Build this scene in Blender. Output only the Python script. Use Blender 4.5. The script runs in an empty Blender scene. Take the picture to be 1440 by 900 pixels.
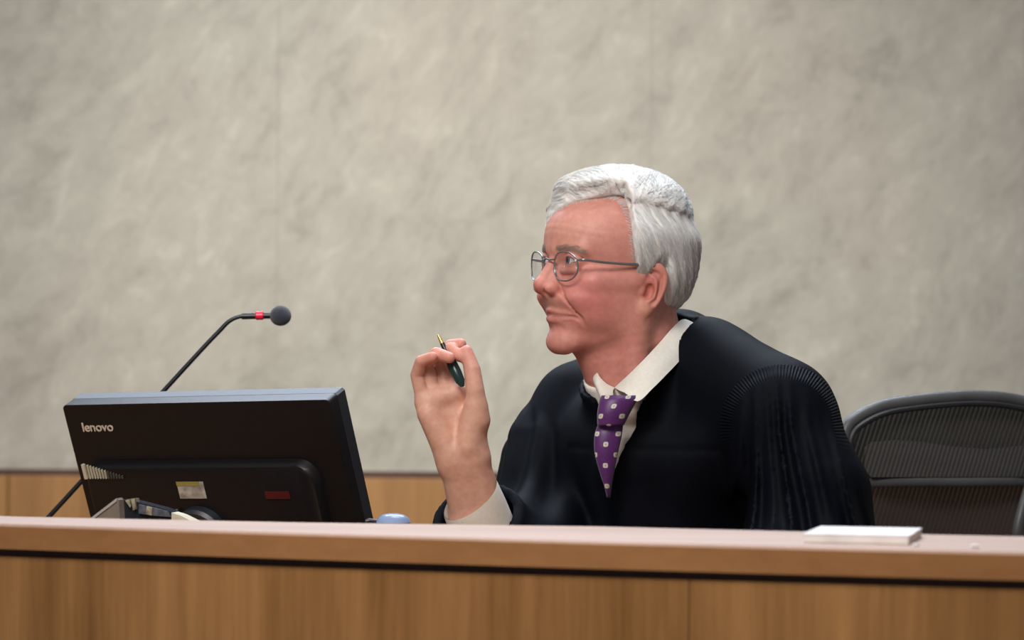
import bpy, math, random
import numpy as np
from mathutils import Matrix, Vector, Euler

random.seed(7)
rng = np.random.default_rng(7)
SC = bpy.context.scene
COL = SC.collection

# ------------------------------------------------------------------ camera
CZ = 1.07
FPX = 4000.0                       # 100 mm lens on 36 mm sensor, 1440 px wide
PITCH = math.atan(80 / FPX)
ROLL = math.radians(0.4)
CAM_R = Matrix.Rotation(math.pi / 2 + PITCH, 3, 'X') @ Matrix.Rotation(ROLL, 3, 'Z')
cd = bpy.data.cameras.new('camera')
cam = bpy.data.objects.new('camera', cd)
COL.objects.link(cam)
cam.matrix_world = Matrix.Translation((0, 0, CZ)) @ CAM_R.to_4x4()
cd.lens = 100
cd.sensor_width = 36
cd.clip_start = 0.1
cd.clip_end = 100
cd.dof.use_dof = True
cd.dof.focus_distance = 3.53
cd.dof.aperture_fstop = 5.0
SC.camera = cam

# ------------------------------------------------------------------ world, lamps, exposure
SC.view_settings.view_transform = 'Standard'
SC.view_settings.look = 'None'
SC.view_settings.gamma = 1
SC.view_settings.use_curve_mapping = False
SC.view_settings.exposure = 0.1
w = bpy.data.worlds.new('world')
SC.world = w
w.use_nodes = True
w.node_tree.nodes['Background'].inputs[0].default_value = (0.92, 0.93, 1.0, 1)
w.node_tree.nodes['Background'].inputs[1].default_value = 0.17


def area(name, loc, target, size, sizey, power, color):
    l = bpy.data.lights.new(name, 'AREA')
    l.shape = 'RECTANGLE'
    l.size = size
    l.size_y = sizey
    l.energy = power
    l.color = color
    o = bpy.data.objects.new(name, l)
    COL.objects.link(o)
    o.location = loc
    d = Vector(target) - Vector(loc)
    o.rotation_euler = d.to_track_quat('-Z', 'Y').to_euler()
    return o


area('ceiling_lamp_bench', (0.25, 3.9, 3.1), (0.15, 3.75, 0.8), 1.3, 0.9, 34, (0.88, 0.93, 1.0))
area('ceiling_lamp_court', (-0.75, 1.5, 2.7), (0.10, 3.55, 1.1), 1.0, 0.8, 46, (1.0, 0.94, 0.89))
area('cool_back_light', (-0.3, 5.5, 3.0), (-0.3, 3.0, 2.0), 2.8, 0.8, 70, (0.74, 0.84, 1.0))  # unseen cool light, added to give the monitor top a bluish highlight
sl = bpy.data.lights.new('ceiling_spot', 'SPOT')
sl.energy = 600; sl.spot_size = math.radians(28); sl.spot_blend = 1.0; sl.shadow_soft_size = .35; sl.color = (1.0, .95, .86)
so_ = bpy.data.objects.new('ceiling_spot', sl); COL.objects.link(so_)
s2l = bpy.data.lights.new('ceiling_downlight', 'SPOT')
s2l.energy = 110; s2l.spot_size = math.radians(34); s2l.spot_blend = 1.0; s2l.shadow_soft_size = .15; s2l.color = (1.0, .92, .8)
s2o = bpy.data.objects.new('ceiling_downlight', s2l); COL.objects.link(s2o)
s2o.location = (0, .9, 2.9); s2o.rotation_euler = (Vector((.02, 2.75, .78)) - Vector((0, .9, 2.9))).to_track_quat('-Z', 'Y').to_euler()
so_.location = (-.75, .2, 3.1); so_.rotation_euler = (Vector((-.12, 6, 1.18)) - Vector((-.75, .2, 3.1))).to_track_quat('-Z', 'Y').to_euler()


def U(px, py, Y):
    """world point seen at pixel (px, py) of the 1440x900 frame, on the plane y = Y"""
    d = CAM_R @ Vector(((px - 720) / FPX, (450 - py) / FPX, -1.0))
    t = Y / d.y
    return np.array((d.x * t, Y, CZ + d.z * t))


# ------------------------------------------------------------------ helpers
def tag(o, label=None, cat=None, group=None, kind=None):
    if label: o['label'] = label
    if cat: o['category'] = cat
    if group: o['group'] = group
    if kind: o['kind'] = kind
    return o


def empty(name, loc=(0, 0, 0), rot=None, parent=None):
    o = bpy.data.objects.new(name, None)
    COL.objects.link(o)
    o.empty_display_size = 0.05
    o.location = loc
    if rot is not None: o.rotation_euler = rot
    if parent: o.parent = parent
    return o


class MB:
    def __init__(s):
        s.v = []; s.f = []; s.n = 0

    def add(s, v, f):
        v = np.asarray(v, float).reshape(-1, 3)
        s.v.append(v)
        s.f += [tuple(int(i) + s.n for i in q) for q in f]
        s.n += len(v)
        return s

    def box(s, lo, hi, M=None, b=0.0):
        lo = np.array(lo, float); hi = np.array(hi, float)
        if b <= 0:
            vs = [[(lo, hi)[i][0], (lo, hi)[j][1], (lo, hi)[k][2]] for i in (0, 1) for j in (0, 1) for k in (0, 1)]
            fs = [(0, 1, 3, 2), (4, 6, 7, 5), (0, 4, 5, 1), (2, 3, 7, 6), (0, 2, 6, 4), (1, 5, 7, 3)]
        else:                                       # chamfered box
            vs = []; idx = {}
            c = (lo + hi) / 2; h = (hi - lo) / 2
            for sx in (-1, 1):
                for sy in (-1, 1):
                    for sz in (-1, 1):
                        for ax in range(3):
                            p = np.array([sx, sy, sz], float) * h
                            for a in range(3):
                                if a != ax: p[a] -= np.sign(p[a]) * b
                            idx[(sx, sy, sz, ax)] = len(vs); vs.append(c + p)
            fs = []
            for ax in range(3):
                o1, o2 = [a for a in range(3) if a != ax]
                for sg in (-1, 1):
                    q = []
                    for u, v_ in ((-1, -1), (1, -1), (1, 1), (-1, 1)):
                        k = [0, 0, 0]; k[ax] = sg; k[o1] = u; k[o2] = v_
                        q.append(idx[(*k, ax)])
                    fs.append(q)
            for ax in range(3):
                o1, o2 = [a for a in range(3) if a != ax]
                for u in (-1, 1):
                    for v_ in (-1, 1):
                        k = [0, 0, 0]; k[o1] = u; k[o2] = v_
                        k0 = list(k); k0[ax] = -1; k1 = list(k); k1[ax] = 1
                        fs.append((idx[(*k0, o1)], idx[(*k1, o1)], idx[(*k1, o2)], idx[(*k0, o2)]))
            for sx in (-1, 1):
                for sy in (-1, 1):
                    for sz in (-1, 1):
                        fs.append([idx[(sx, sy, sz, a)] for a in range(3)])
        vs = np.array(vs)
        if M is not None: vs = np.array([M @ Vector(p) for p in vs])
        return s.add(vs, fs)

    def tube(s, pts, r, n=10, closed=False, cap=True, flat=1.0):
        pts = np.asarray(pts, float); m = len(pts)
        rr = np.broadcast_to(np.asarray(r, float), (m,))
        T = np.gradient(pts, axis=0) if not closed else np.roll(pts, -1, 0) - np.roll(pts, 1, 0)
        T /= np.linalg.norm(T, axis=1)[:, None] + 1e-12
        up = np.array([0, 0, 1.0])
        if abs(T[0] @ up) > .9: up = np.array([1.0, 0, 0])
        vs = []
        N = up - T[0] * (up @ T[0]); N /= np.linalg.norm(N)
        for i in range(m):
            N = N - T[i] * (N @ T[i]); N /= np.linalg.norm(N) + 1e-12
            B = np.cross(T[i], N)
            for k in range(n):
                a = 2 * math.pi * k / n
                vs.append(pts[i] + rr[i] * (math.cos(a) * N + math.sin(a) * B * flat))
        fs = []
        for i in range(m if closed else m - 1):
            j = (i + 1) % m
            for k in range(n):
                k2 = (k + 1) % n
                fs.append((i * n + k, i * n + k2, j * n + k2, j * n + k))
        if cap and not closed:
            fs.append(tuple(range(n))[::-1]); fs.append(tuple((m - 1) * n + k for k in range(n)))
        return s.add(vs, fs)

    def lathe(s, prof, n=32, axis_pt=(0, 0, 0), M=None):
        vs = []; m = len(prof)
        for r, z in prof:
            for k in range(n):
                a = 2 * math.pi * k / n
                vs.append((axis_pt[0] + r * math.cos(a), axis_pt[1] + r * math.sin(a), axis_pt[2] + z))
        fs = [(i * n + k, i * n + (k + 1) % n, (i + 1) * n + (k + 1) % n, (i + 1) * n + k) for i in range(m - 1) for k in range(n)]
        fs.append(tuple(range(n))[::-1]); fs.append(tuple((m - 1) * n + k for k in range(n)))
        vs = np.array(vs)
        if M is not None: vs = np.array([M @ Vector(p) for p in vs])
        return s.add(vs, fs)

    def grid(s, G):
        G = np.asarray(G, float); a, b = G.shape[:2]
        fs = [(i * b + j, i * b + j + 1, (i + 1) * b + j + 1, (i + 1) * b + j) for i in range(a - 1) for j in range(b - 1)]
        return s.add(G.reshape(-1, 3), fs)

    def prism(s, poly, lo, hi, ax=2, M=None):
        """extrude a 2-D polygon along axis ax"""
        n = len(poly); vs = []
        for h in (lo, hi):
            for p in poly:
                q = list(p); q.insert(ax, h); vs.append(q)
        fs = [tuple(range(n))[::-1], tuple(range(n, 2 * n))]
        fs += [(i, (i + 1) % n, n + (i + 1) % n, n + i) for i in range(n)]
        vs = np.array(vs)
        if M is not None: vs = np.array([M @ Vector(p) for p in vs])
        return s.add(vs, fs)

    def build(s, name, mat=None, parent=None, smooth=True, ang=40, fix=True):
        me = bpy.data.meshes.new(name)
        me.from_pydata(np.concatenate(s.v).tolist(), [], s.f)
        return finish(me, name, mat, parent, smooth, ang, fix)


def finish(me, name, mat, parent, smooth=True, ang=40, fix=True):
    if fix:
        import bmesh
        bm = bmesh.new(); bm.from_mesh(me)
        bmesh.ops.recalc_face_normals(bm, faces=bm.faces)
        bm.to_mesh(me); bm.free()
    if smooth:
        me.polygons.foreach_set('use_smooth', [True] * len(me.polygons))
        if ang is not None: me.set_sharp_from_angle(angle=math.radians(ang))
    if mat: me.materials.append(mat)
    o = bpy.data.objects.new(name, me)
    COL.objects.link(o)
    if parent: o.parent = parent
    return o


def np_mesh(name, V, F, mat, parent=None, cols=None):
    me = bpy.data.meshes.new(name)
    n = len(V); m = len(F); k = F.shape[1]
    me.vertices.add(n); me.vertices.foreach_set('co', np.ascontiguousarray(V, np.float32).ravel())
    me.loops.add(m * k); me.loops.foreach_set('vertex_index', np.ascontiguousarray(F, np.int32).ravel())
    me.polygons.add(m)
    me.polygons.foreach_set('loop_start', np.arange(0, m * k, k, dtype=np.int32))
    me.polygons.foreach_set('loop_total', np.full(m, k, np.int32))
    me.update(calc_edges=True); me.validate()
    me.polygons.foreach_set('use_smooth', [True] * len(me.polygons))
    for nm, c in (cols or {}).items():
        if c.shape[1] == 4:
            a = me.attributes.new(nm, 'FLOAT_COLOR', 'POINT'); a.data.foreach_set('color', np.ascontiguousarray(c, np.float32).ravel())
        else:
            a = me.attributes.new(nm, 'FLOAT_VECTOR', 'POINT'); a.data.foreach_set('vector', np.ascontiguousarray(c, np.float32).ravel())
    if mat: me.materials.append(mat)
    o = bpy.data.objects.new(name, me)
    COL.objects.link(o)
    if parent: o.parent = parent
    return o


# ------------------------------------------------------------------ implicit surfaces
def nrm(a): return np.sqrt((a * a).sum(-1))


def smin(a, b, k):
    h = np.clip(0.5 + 0.5 * (b - a) / k, 0, 1)
    return b + (a - b) * h - k * h * (1 - h)


def smax(a, b, k): return -smin(-a, -b, k)


def seg(P, a, b, ra, rb):
    a = np.asarray(a, float); b = np.asarray(b, float)
    ba = b - a; pa = P - a
    t = np.clip((pa @ ba) / (ba @ ba), 0, 1)
    return nrm(pa - t[..., None] * ba) - (ra + (rb - ra) * t)


def ell(P, c, r):
    q = (P - np.asarray(c, float)); r = np.asarray(r, float)
    k0 = nrm(q / r); k1 = nrm(q / (r * r)) + 1e-9
    return k0 * (k0 - 1) / k1


def chain(P, pts, rs):
    d = None
    for i in range(len(pts) - 1):
        e = seg(P, pts[i], pts[i + 1], rs[i], rs[i + 1])
        d = e if d is None else np.minimum(d, e)
    return d


def evalf(f, P, chunk=400000):
    out = np.empty(len(P))
    for i in range(0, len(P), chunk): out[i:i + chunk] = f(P[i:i + chunk])
    return out


def surface_nets(f, lo, hi, h, newton=2, margin=10.0):
    lo = np.asarray(lo, float); hi = np.asarray(hi, float)
    B = 4
    nb = np.ceil((hi - lo) / (h * B)).astype(int)
    n = nb * B + 1
    gx = [lo[i] + h * B * np.arange(nb[i] + 1) for i in range(3)]
    CG = np.stack(np.meshgrid(*gx, indexing='ij'), -1)
    cf = evalf(f, CG.reshape(-1, 3)).reshape(CG.shape[:3])
    F = np.repeat(np.repeat(np.repeat(cf, B, 0), B, 1), B, 2)[:n[0], :n[1], :n[2]].astype(np.float32)
    near = np.abs(cf) < margin * h
    blk = near[:-1, :-1, :-1].copy()
    for i in (0, 1):
        for j in (0, 1):
            for k in (0, 1):
                blk |= near[i:nb[0] + i, j:nb[1] + j, k:nb[2] + k]
    s0 = cf < 0
    for i in (0, 1):
        for j in (0, 1):
            for k in (0, 1):
                blk |= s0[i:nb[0] + i, j:nb[1] + j, k:nb[2] + k] != s0[:-1, :-1, :-1]
    fm = np.zeros(n, bool)
    bi = np.argwhere(blk) * B
    for a in range(B + 1):
        for b in range(B + 1):
            for c in range(B + 1):
                fm[bi[:, 0] + a, bi[:, 1] + b, bi[:, 2] + c] = True
    ii = np.argwhere(fm)
    F[fm] = evalf(f, lo + h * ii)
    S = F < 0
    C = np.zeros(n - 1, int)
    for a in (0, 1):
        for b in (0, 1):
            for c in (0, 1):
                C += S[a:n[0] - 1 + a, b:n[1] - 1 + b, c:n[2] - 1 + c]
    act = (C > 0) & (C < 8)
    ci = np.argwhere(act)
    vid = np.full(n - 1, -1); vid[act] = np.arange(len(ci))
    acc = np.zeros((len(ci), 3)); cnt = np.zeros(len(ci))
    cor = [(a, b, c) for a in (0, 1) for b in (0, 1) for c in (0, 1)]
    val = {q: F[ci[:, 0] + q[0], ci[:, 1] + q[1], ci[:, 2] + q[2]] for q in cor}
    for q in cor:
        for ax in range(3):
            if q[ax] == 0:
                r = list(q); r[ax] = 1; r = tuple(r)
                a = val[q]; b = val[r]; m = (a < 0) != (b < 0)
                t = np.where(m, a / (a - b + 1e-20), 0)
                p = np.tile(np.array(q, float), (len(ci), 1)); p[:, ax] += t
                acc[m] += p[m]; cnt[m] += 1
    V = lo + h * (ci + acc / cnt[:, None])
    quads = []
    for ax in range(3):
        a1, a2 = (ax + 1) % 3, (ax + 2) % 3
        sl0 = [slice(None)] * 3; sl1 = [slice(None)] * 3
        sl0[ax] = slice(0, -1); sl1[ax] = slice(1, None)
        m = S[tuple(sl0)] != S[tuple(sl1)]
        e = np.argwhere(m)
        e = e[(e[:, a1] > 0) & (e[:, a2] > 0) & (e[:, a1] < n[a1] - 1) & (e[:, a2] < n[a2] - 1)]
        flip = S[e[:, 0], e[:, 1], e[:, 2]]
        def c(d1, d2):
            k = e.copy(); k[:, a1] += d1; k[:, a2] += d2
            return vid[k[:, 0], k[:, 1], k[:, 2]]
        Q = np.stack([c(-1, -1), c(0, -1), c(0, 0), c(-1, 0)], 1)
        Q = np.where(flip[:, None], Q, Q[:, ::-1])
        quads.append(Q)
    Q = np.concatenate(quads)
    Q = Q[(Q >= 0).all(1)]
    for _ in range(newton):
        g, v0 = grad(f, V, h * .5)
        st = np.clip(v0, -h, h)[:, None] * g / np.maximum((g * g).sum(1), .25)[:, None]
        V = V - st
    return V, Q


def grad(f, V, e):
    v0 = evalf(f, V); g = np.empty_like(V)
    for i in range(3):
        W = V.copy(); W[:, i] += e; a = evalf(f, W)
        W[:, i] -= 2 * e; g[:, i] = (a - evalf(f, W)) / (2 * e)
    return g, v0


def sstep(a, b, x):
    t = np.clip((x - a) / (b - a), 0, 1)
    return t * t * (3 - 2 * t)


def raymarch(f, px, py, y0=2.9, y1=4.4):
    d = np.array(CAM_R @ Vector(((px - 720) / FPX, (450 - py) / FPX, -1.0)))
    ts = np.linspace(y0, y1, 1500) / d[1]
    P = np.array([0, 0, CZ]) + ts[:, None] * d
    v = f(P); i = int(np.argmax(v < 0))
    return P[i] if v[i] < 0 else None


# ------------------------------------------------------------------ materials
class N:
    def __init__(s, name):
        s.m = bpy.data.materials.new(name); s.m.use_nodes = True
        s.t = s.m.node_tree; s.b = s.t.nodes['Principled BSDF']

    def n(s, typ, **kw):
        x = s.t.nodes.new(typ)
        for k, v in kw.items():
            if k.startswith('i_'):
                key = k[2:].replace('_', ' ')
                key = int(key) if key.isdigit() else key
                x.inputs[key].default_value = v
            else: setattr(x, k, v)
        return x

    def l(s, a, b): s.t.links.new(a, b)

    def set(s, **kw):
        for k, v in kw.items(): s.b.inputs[k.replace('_', ' ')].default_value = v
        return s

    def ramp(s, src, stops):
        r = s.t.nodes.new('ShaderNodeValToRGB')
        e = r.color_ramp.elements
        while len(e) < len(stops): e.new(0.5)
        for i, (p, c) in enumerate(stops):
            e[i].position = p; e[i].color = (*c, 1) if len(c) == 3 else c
        s.l(src, r.inputs[0]); return r.outputs[0]

    def mix(s, a, b, f, typ='MIX'):
        x = s.t.nodes.new('ShaderNodeMix'); x.data_type = 'RGBA'; x.blend_type = typ
        for sock, v in ((x.inputs[6], a), (x.inputs[7], b), (x.inputs[0], f)):
            if hasattr(v, 'links'): s.l(v, sock)
            elif isinstance(v, tuple): sock.default_value = (*v, 1) if len(v) == 3 else v
            else: sock.default_value = v
        return x.outputs[2]

    def math(s, op, a, b=0.0):
        x = s.t.nodes.new('ShaderNodeMath'); x.operation = op
        for i, v in enumerate((a, b)):
            if hasattr(v, 'links'): s.l(v, x.inputs[i])
            else: x.inputs[i].default_value = v
        return x.outputs[0]

    def bump(s, h, strength, dist=0.001):
        x = s.n('ShaderNodeBump'); x.inputs['Strength'].default_value = strength
        x.inputs['Distance'].default_value = dist
        s.l(h, x.inputs['Height']); s.l(x.outputs[0], s.b.inputs['Normal'])

    def coord(s, scale=(1, 1, 1), rot=(0, 0, 0), kind='Object'):
        tc = s.n('ShaderNodeTexCoord'); mp = s.n('ShaderNodeMapping')
        mp.inputs['Scale'].default_value = scale; mp.inputs['Rotation'].default_value = rot
        s.l(tc.outputs[kind], mp.inputs[0]); return mp.outputs[0]

    def noise(s, vec, scale, detail=4, rough=.5, dist=0.0):
        x = s.n('ShaderNodeTexNoise'); x.inputs['Scale'].default_value = scale
        x.inputs['Detail'].default_value = detail; x.inputs['Roughness'].default_value = rough
        x.inputs['Distortion'].default_value = dist
        s.l(vec, x.inputs['Vector']); return x.outputs['Fac']


def plain(name, col, rough=.5, metal=0.0, spec=.5, bump=0.0, bscale=200, var=.12, **kw):
    m = N(name)
    m.set(Roughness=rough, Metallic=metal, Specular_IOR_Level=spec)
    v = m.coord()
    nz = m.noise(v, bscale * .15, 3)
    lo = tuple(c * (1 - var) for c in col); hi = tuple(min(1, c * (1 + var)) for c in col)
    m.l(m.ramp(nz, [(.3, lo), (.7, hi)]), m.b.inputs['Base Color'])
    if bump: m.bump(m.noise(v, bscale, 2), bump)
    for k, x in kw.items(): m.b.inputs[k.replace('_', ' ')].default_value = x
    return m.m


def wood(name, dark, light, rough=.35, axis='V', scale=1.0, coat=.0, seam=False, spec=.5):
    m = N(name); m.set(Roughness=rough, Specular_IOR_Level=spec)
    sc = (9 * scale, 9 * scale, .45 * scale) if axis == 'V' else (.45 * scale, 9 * scale, 9 * scale)
    v = m.coord(sc)
    a = m.noise(v, 1.6, 3, .5, .3); b = m.noise(v, 9, 4, .65, .2)
    f = m.math('ADD', m.math('MULTIPLY', a, .65), m.math('MULTIPLY', b, .35))
    c = m.ramp(f, [(.32, dark), (.5, tuple((x + y) / 2 for x, y in zip(dark, light))), (.68, light)])
    m.l(c, m.b.inputs['Base Color'])
    m.b.inputs['Coat Weight'].default_value = coat
    m.b.inputs['Coat Roughness'].default_value = .25
    return m.m


def marble():
    m = N('grey beige marble'); m.set(Roughness=.42, Specular_IOR_Level=.3)
    v0 = m.coord()
    w1 = m.n('ShaderNodeTexNoise'); w1.inputs['Scale'].default_value = 2.2; w1.inputs['Detail'].default_value = 3
    m.l(v0, w1.inputs['Vector'])
    add = m.n('ShaderNodeVectorMath', operation='MULTIPLY_ADD')
    m.l(w1.outputs['Color'], add.inputs[0]); add.inputs[1].default_value = (.16, .16, .16); m.l(v0, add.inputs[2])
    mp = m.n('ShaderNodeMapping'); mp.inputs['Rotation'].default_value = (0, math.radians(-35), 0)
    m.l(add.outputs[0], mp.inputs[0])
    mp2 = m.n('ShaderNodeMapping'); mp2.inputs['Scale'].default_value = (1.7, 1, .95)
    m.l(mp.outputs[0], mp2.inputs[0]); v = mp2.outputs[0]
    big = m.noise(v, 1.7, 4, .55, .4)
    mid = m.noise(v, 9.5, 5, .62, .5)
    fine = m.noise(v, 38, 4, .6, .8)
    f = m.math('ADD', m.math('ADD', m.math('MULTIPLY', big, .32), m.math('MULTIPLY', mid, .46)), m.math('MULTIPLY', fine, .22))
    c = m.ramp(f, [(.37, (.40, .362, .305)), (.47, (.505, .463, .392)), (.55, (.56, .518, .438)), (.65, (.68, .635, .545))])
    vo = m.n('ShaderNodeTexVoronoi', feature='DISTANCE_TO_EDGE'); vo.inputs['Scale'].default_value = 1.6
    wv = m.n('ShaderNodeVectorMath', operation='MULTIPLY_ADD')
    w2 = m.n('ShaderNodeTexNoise'); w2.inputs['Scale'].default_value = 5; w2.inputs['Detail'].default_value = 4
    m.l(v, w2.inputs['Vector']); m.l(w2.outputs['Color'], wv.inputs[0]); wv.inputs[1].default_value = (.5, .5, .5); m.l(v, wv.inputs[2])
    m.l(wv.outputs[0], vo.inputs['Vector'])
    vein = m.ramp(vo.outputs['Distance'], [(0.0, (1, 1, 1)), (.014, (0, 0, 0))])
    patch = m.ramp(m.noise(v0, .9, 2), [(.52, (0, 0, 0)), (.62, (.6, .6, .6))])
    vm = m.mix((0, 0, 0), patch, vein)
    c2 = m.mix(c, (.33, .31, .27), vm)
    tint = m.ramp(m.noise(v0, .8, 2), [(.35, (1.0, .975, .955)), (.65, (.965, 1.0, .985))])
    c3 = m.mix(c2, tint, 1.0, 'MULTIPLY')
    m.l(c3, m.b.inputs['Base Color'])
    return m.m


M_MARBLE = marble()
M_WAIN = wood('orange wall veneer', (.33, .155, .045), (.52, .265, .09), .4)
M_PANEL = wood('walnut veneer', (.17, .074, .020), (.36, .180, .062), .38, scale=1.5, spec=.35)
M_CAPF = wood('oiled walnut edge', (.24, .105, .036), (.33, .158, .058), .33, axis='H', scale=1.2, spec=.45)
M_CARPET = plain('grey carpet', (.16, .15, .14), .95, bump=.5, bscale=300)
M_BLACKG = plain('dark brown shadow gap', (.10, .05, .034), .7)
M_PLAST = plain('black monitor plastic', (.0062, .0058, .0070), .38, spec=.35, bump=.06, bscale=900)
M_PLASTB = plain('dark glossy bezel plastic', (.012, .016, .024), .45, spec=.8)
M_WHITE = plain('white paper', (.72, .69, .68), .7)
M_CHROME = plain('brushed chrome', (.6, .6, .6), .25, 1.0)

# ------------------------------------------------------------------ the room
YW = 6.0
tag(MB().box((-3.2, YW, 0.86), (3.2, YW + .15, 3.4)).build('wall_back', M_MARBLE, smooth=False), kind='structure')
zl = U(560, 667, YW)[2]
wn = MB()
for i in range(9):                                           # flush veneer boards below the marble
    x0 = -3.2 + i * .715
    wn.box((x0, YW - .02, 0), (x0 + .713, YW + .1, zl - .008), b=.002)
tag(wn.build('trim_1', M_WAIN, smooth=False), kind='structure')
tag(MB().box((-3.2, YW - .012, zl - .010), (3.2, YW + .12, zl + .006)).build('trim_2', M_BLACKG, smooth=False), kind='structure')
for k, px in enumerate((-135, 390, 915, 1440)):              # tight joints of the marble slabs
    x = U(px, 300, YW)[0]
    tag(MB().box((x - .0009, YW - .0004, zl), (x + .0009, YW + .02, 3.39)).build('trim_%d' % (k + 3), plain('marble joint %d' % k, (.42, .39, .33), .8), smooth=False), kind='structure')
fl = MB()
fl.box((-3.2, 2.72, -.5), (3.2, 6.1, 0)).box((-3.2, -1.5, -.55), (3.2, 2.74, -.45))
tag(fl.build('floor', M_CARPET, smooth=False), kind='structure')

# ------------------------------------------------------------------ the bench
ZB = 0.912
fx = np.array([-1.6, -1.1, -.75, -.54, -.27, 0, .24, .47, .75, 1.1, 1.5])
fy = np.array([3.46, 3.24, 3.09, 3.0, 2.875, 2.765, 2.69, 2.622, 2.555, 2.49, 2.44])
xs = np.linspace(-1.6, 1.5, 63)
pf = np.polyfit(fx, fy, 4)
ys = np.polyval(pf, xs)
Fr = np.stack([xs, ys], 1)
tn = np.gradient(Fr, axis=0); tn /= nrm(tn)[:, None]
nr = np.stack([-tn[:, 1], tn[:, 0]], 1)                       # towards the judge
dep = np.interp(xs, [-1.6, -.6, -.3, 0, 1.5], [.14, .14, .19, .27, .27])


def strip(off0, off1, z0, z1, bev=0.0):
    G = []
    a = Fr + nr * (off0 if np.ndim(off0) == 0 else off0[:, None])
    b = Fr + nr * (off1 if np.ndim(off1) == 0 else off1[:, None])
    for i in range(len(Fr)):
        u = (b[i] - a[i]); u /= np.linalg.norm(u)
        sec = [(a[i] + u * bev, z1), (b[i] - u * bev, z1), (b[i], z1 - bev), (b[i], z0), (a[i], z0), (a[i], z1 - bev)]
        G.append([(p[0], p[1], z) for p, z in sec])
    G = np.array(G); k = G.shape[1]
    m = MB()
    fs = [(i * k + j, i * k + (j + 1) % k, (i + 1) * k + (j + 1) % k, (i + 1) * k + j) for i in range(len(G) - 1) for j in range(k)]
    fs += [tuple(range(k)), tuple((len(G) - 1) * k + j for j in range(k))]
    return m.add(G.reshape(-1, 3), fs)


bench = empty('judge_bench', (0, 2.76, -.45))
BL = Matrix.Translation((0, -2.76, .45))


def bpart(mb, name, mat, **kw):
    o = mb.build(name, mat, bench, **kw)
    o.data.transform(BL)
    return o


tag(bench, 'long curved walnut bench with a thick polished ledge across the foreground', 'bench')
M_CAPT = wood('polished walnut top with painted sheen', (.30, .17, .11), (.40, .25, .17), .6, axis='H', scale=1.2, spec=.7, coat=.55)  # paler than the edge: reflected light is partly put into the colour
M_CAPT.node_tree.nodes['Principled BSDF'].inputs['Coat Roughness'].default_value = .6
bpart(strip(0, dep, ZB - .0262, ZB, .0025), 'ledge', M_CAPF, ang=25).data.materials.append(M_CAPT)
led = [c for c in bench.children][0]
for p in led.data.polygons:
    if p.normal.z > .5: p.material_index = 1
bpart(strip(.016, .10, ZB - .0345, ZB - .0262), 'shadow_gap', M_BLACKG)
pieces = [(0, 12), (12, 24), (24, 36), (36, 62)]
xsplit = U(968, 850, 2.7)[0]
allF, allN, alldep = Fr, nr, dep
cuts = [-1.6, -.95, xsplit - .80, xsplit, xsplit + .80, 1.5]
for a, b in zip(cuts[:-1], cuts[1:]):
    xs_ = np.linspace(a, b - .0012, 16)
    Fr = np.stack([xs_, np.polyval(pf, xs_)], 1)
    tn = np.gradient(Fr, axis=0); tn /= nrm(tn)[:, None]
    nr = np.stack([-tn[:, 1], tn[:, 0]], 1)
    bpart(strip(.008, .045, -.45, ZB - .0345), 'front_panel', M_PANEL, ang=25)
Fr, nr = allF, allN
# inner desk surface, lower than the ledge
dk = MB(); pol = [(x, y) for x, y in (Fr + nr * .047)] + [(1.5, 3.28), (.6, 3.34), (-.3, 3.62), (-.55, 4.1), (-1.5, 4.1)]
dk.prism(pol, .712, .74)
desk = empty('writing_desk', (.2, 3.5, 0))
tag(desk, 'walnut desk surface standing low behind the ledge, under the monitor', 'desk')
o = dk.build('desk_top', M_CAPF, desk, smooth=False); o.data.transform(Matrix.Translation((-.2, -3.5, 0)))
for lo, hi in (((-1.45, 3.9, 0), (-.7, 4.05, .712)), ((1.3, 2.7, 0), (1.36, 3.25, .712))):
    o = MB().box(lo, hi).build('pedestal', M_PANEL, desk, smooth=False); o.data.transform(Matrix.Translation((-.2, -3.5, 0)))
ZD = .74

# ------------------------------------------------------------------ papers and specks on the ledge
q0 = U(1155, 760, 2.79); q1 = U(1279, 762, 2.745)
pad = empty('paper_pad', ((q0[0] + q1[0]) / 2, 2.80, ZB), (0, 0, math.radians(-13)))
tag(pad, 'white pad of paper lying flat on the ledge beside the mesh chair', 'paper pad')
L_ = .053
MB().box((-.048, -.07, 0), (L_, .075, .0085), b=.0008).build('sheets', M_WHITE, pad, smooth=False)
MB().box((-.0485, -.0705, .0085), (L_ + .0005, .0755, .0092)).build('top_sheet', plain('bluish top sheet', (.78, .79, .83), .5), pad, smooth=False)
for px, py, Y, s_, lab in ((1288, 765, 2.70, .0035, 'tiny white crumb on the ledge just right of the paper pad'),
                         (1371, 767, 2.68, .0040, 'tiny white crumb on the ledge near the right edge, below the chair')):
    p = U(px, py, Y)
    g = np.array([[math.cos(a) * math.cos(b), math.sin(a) * math.cos(b), math.sin(b)] for b in np.linspace(-1.5, 1.5, 7) for a in np.linspace(0, 6.2, 9)[:-1]])
    g = g * s_ * (1 + .25 * np.sin(g[:, :1] * 7 + 1)) * (1, .8, .45)
    mb = MB(); fs = [(i * 8 + k, i * 8 + (k + 1) % 8, i * 8 + 8 + (k + 1) % 8, i * 8 + 8 + k) for i in range(6) for k in range(8)]
    fs += [tuple(range(8))[::-1], tuple(range(48, 56))]
    mb.add(g, fs); o = mb.build('paper_crumb', M_WHITE); o.location = (p[0], Y, ZB + s_ * .45)
    tag(o, lab, 'crumb', 'white crumbs on the ledge')

# ------------------------------------------------------------------ monitor
MW, MH, MT = .402, .30, .045
ctr = U(281, 558, 3.62)
mon = empty('computer_monitor')
R = Matrix.Rotation(math.radians(-27), 3, 'Z') @ Matrix.Rotation(math.radians(-1.6), 3, 'Y') @ Matrix.Rotation(math.radians(22), 3, 'X')
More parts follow.
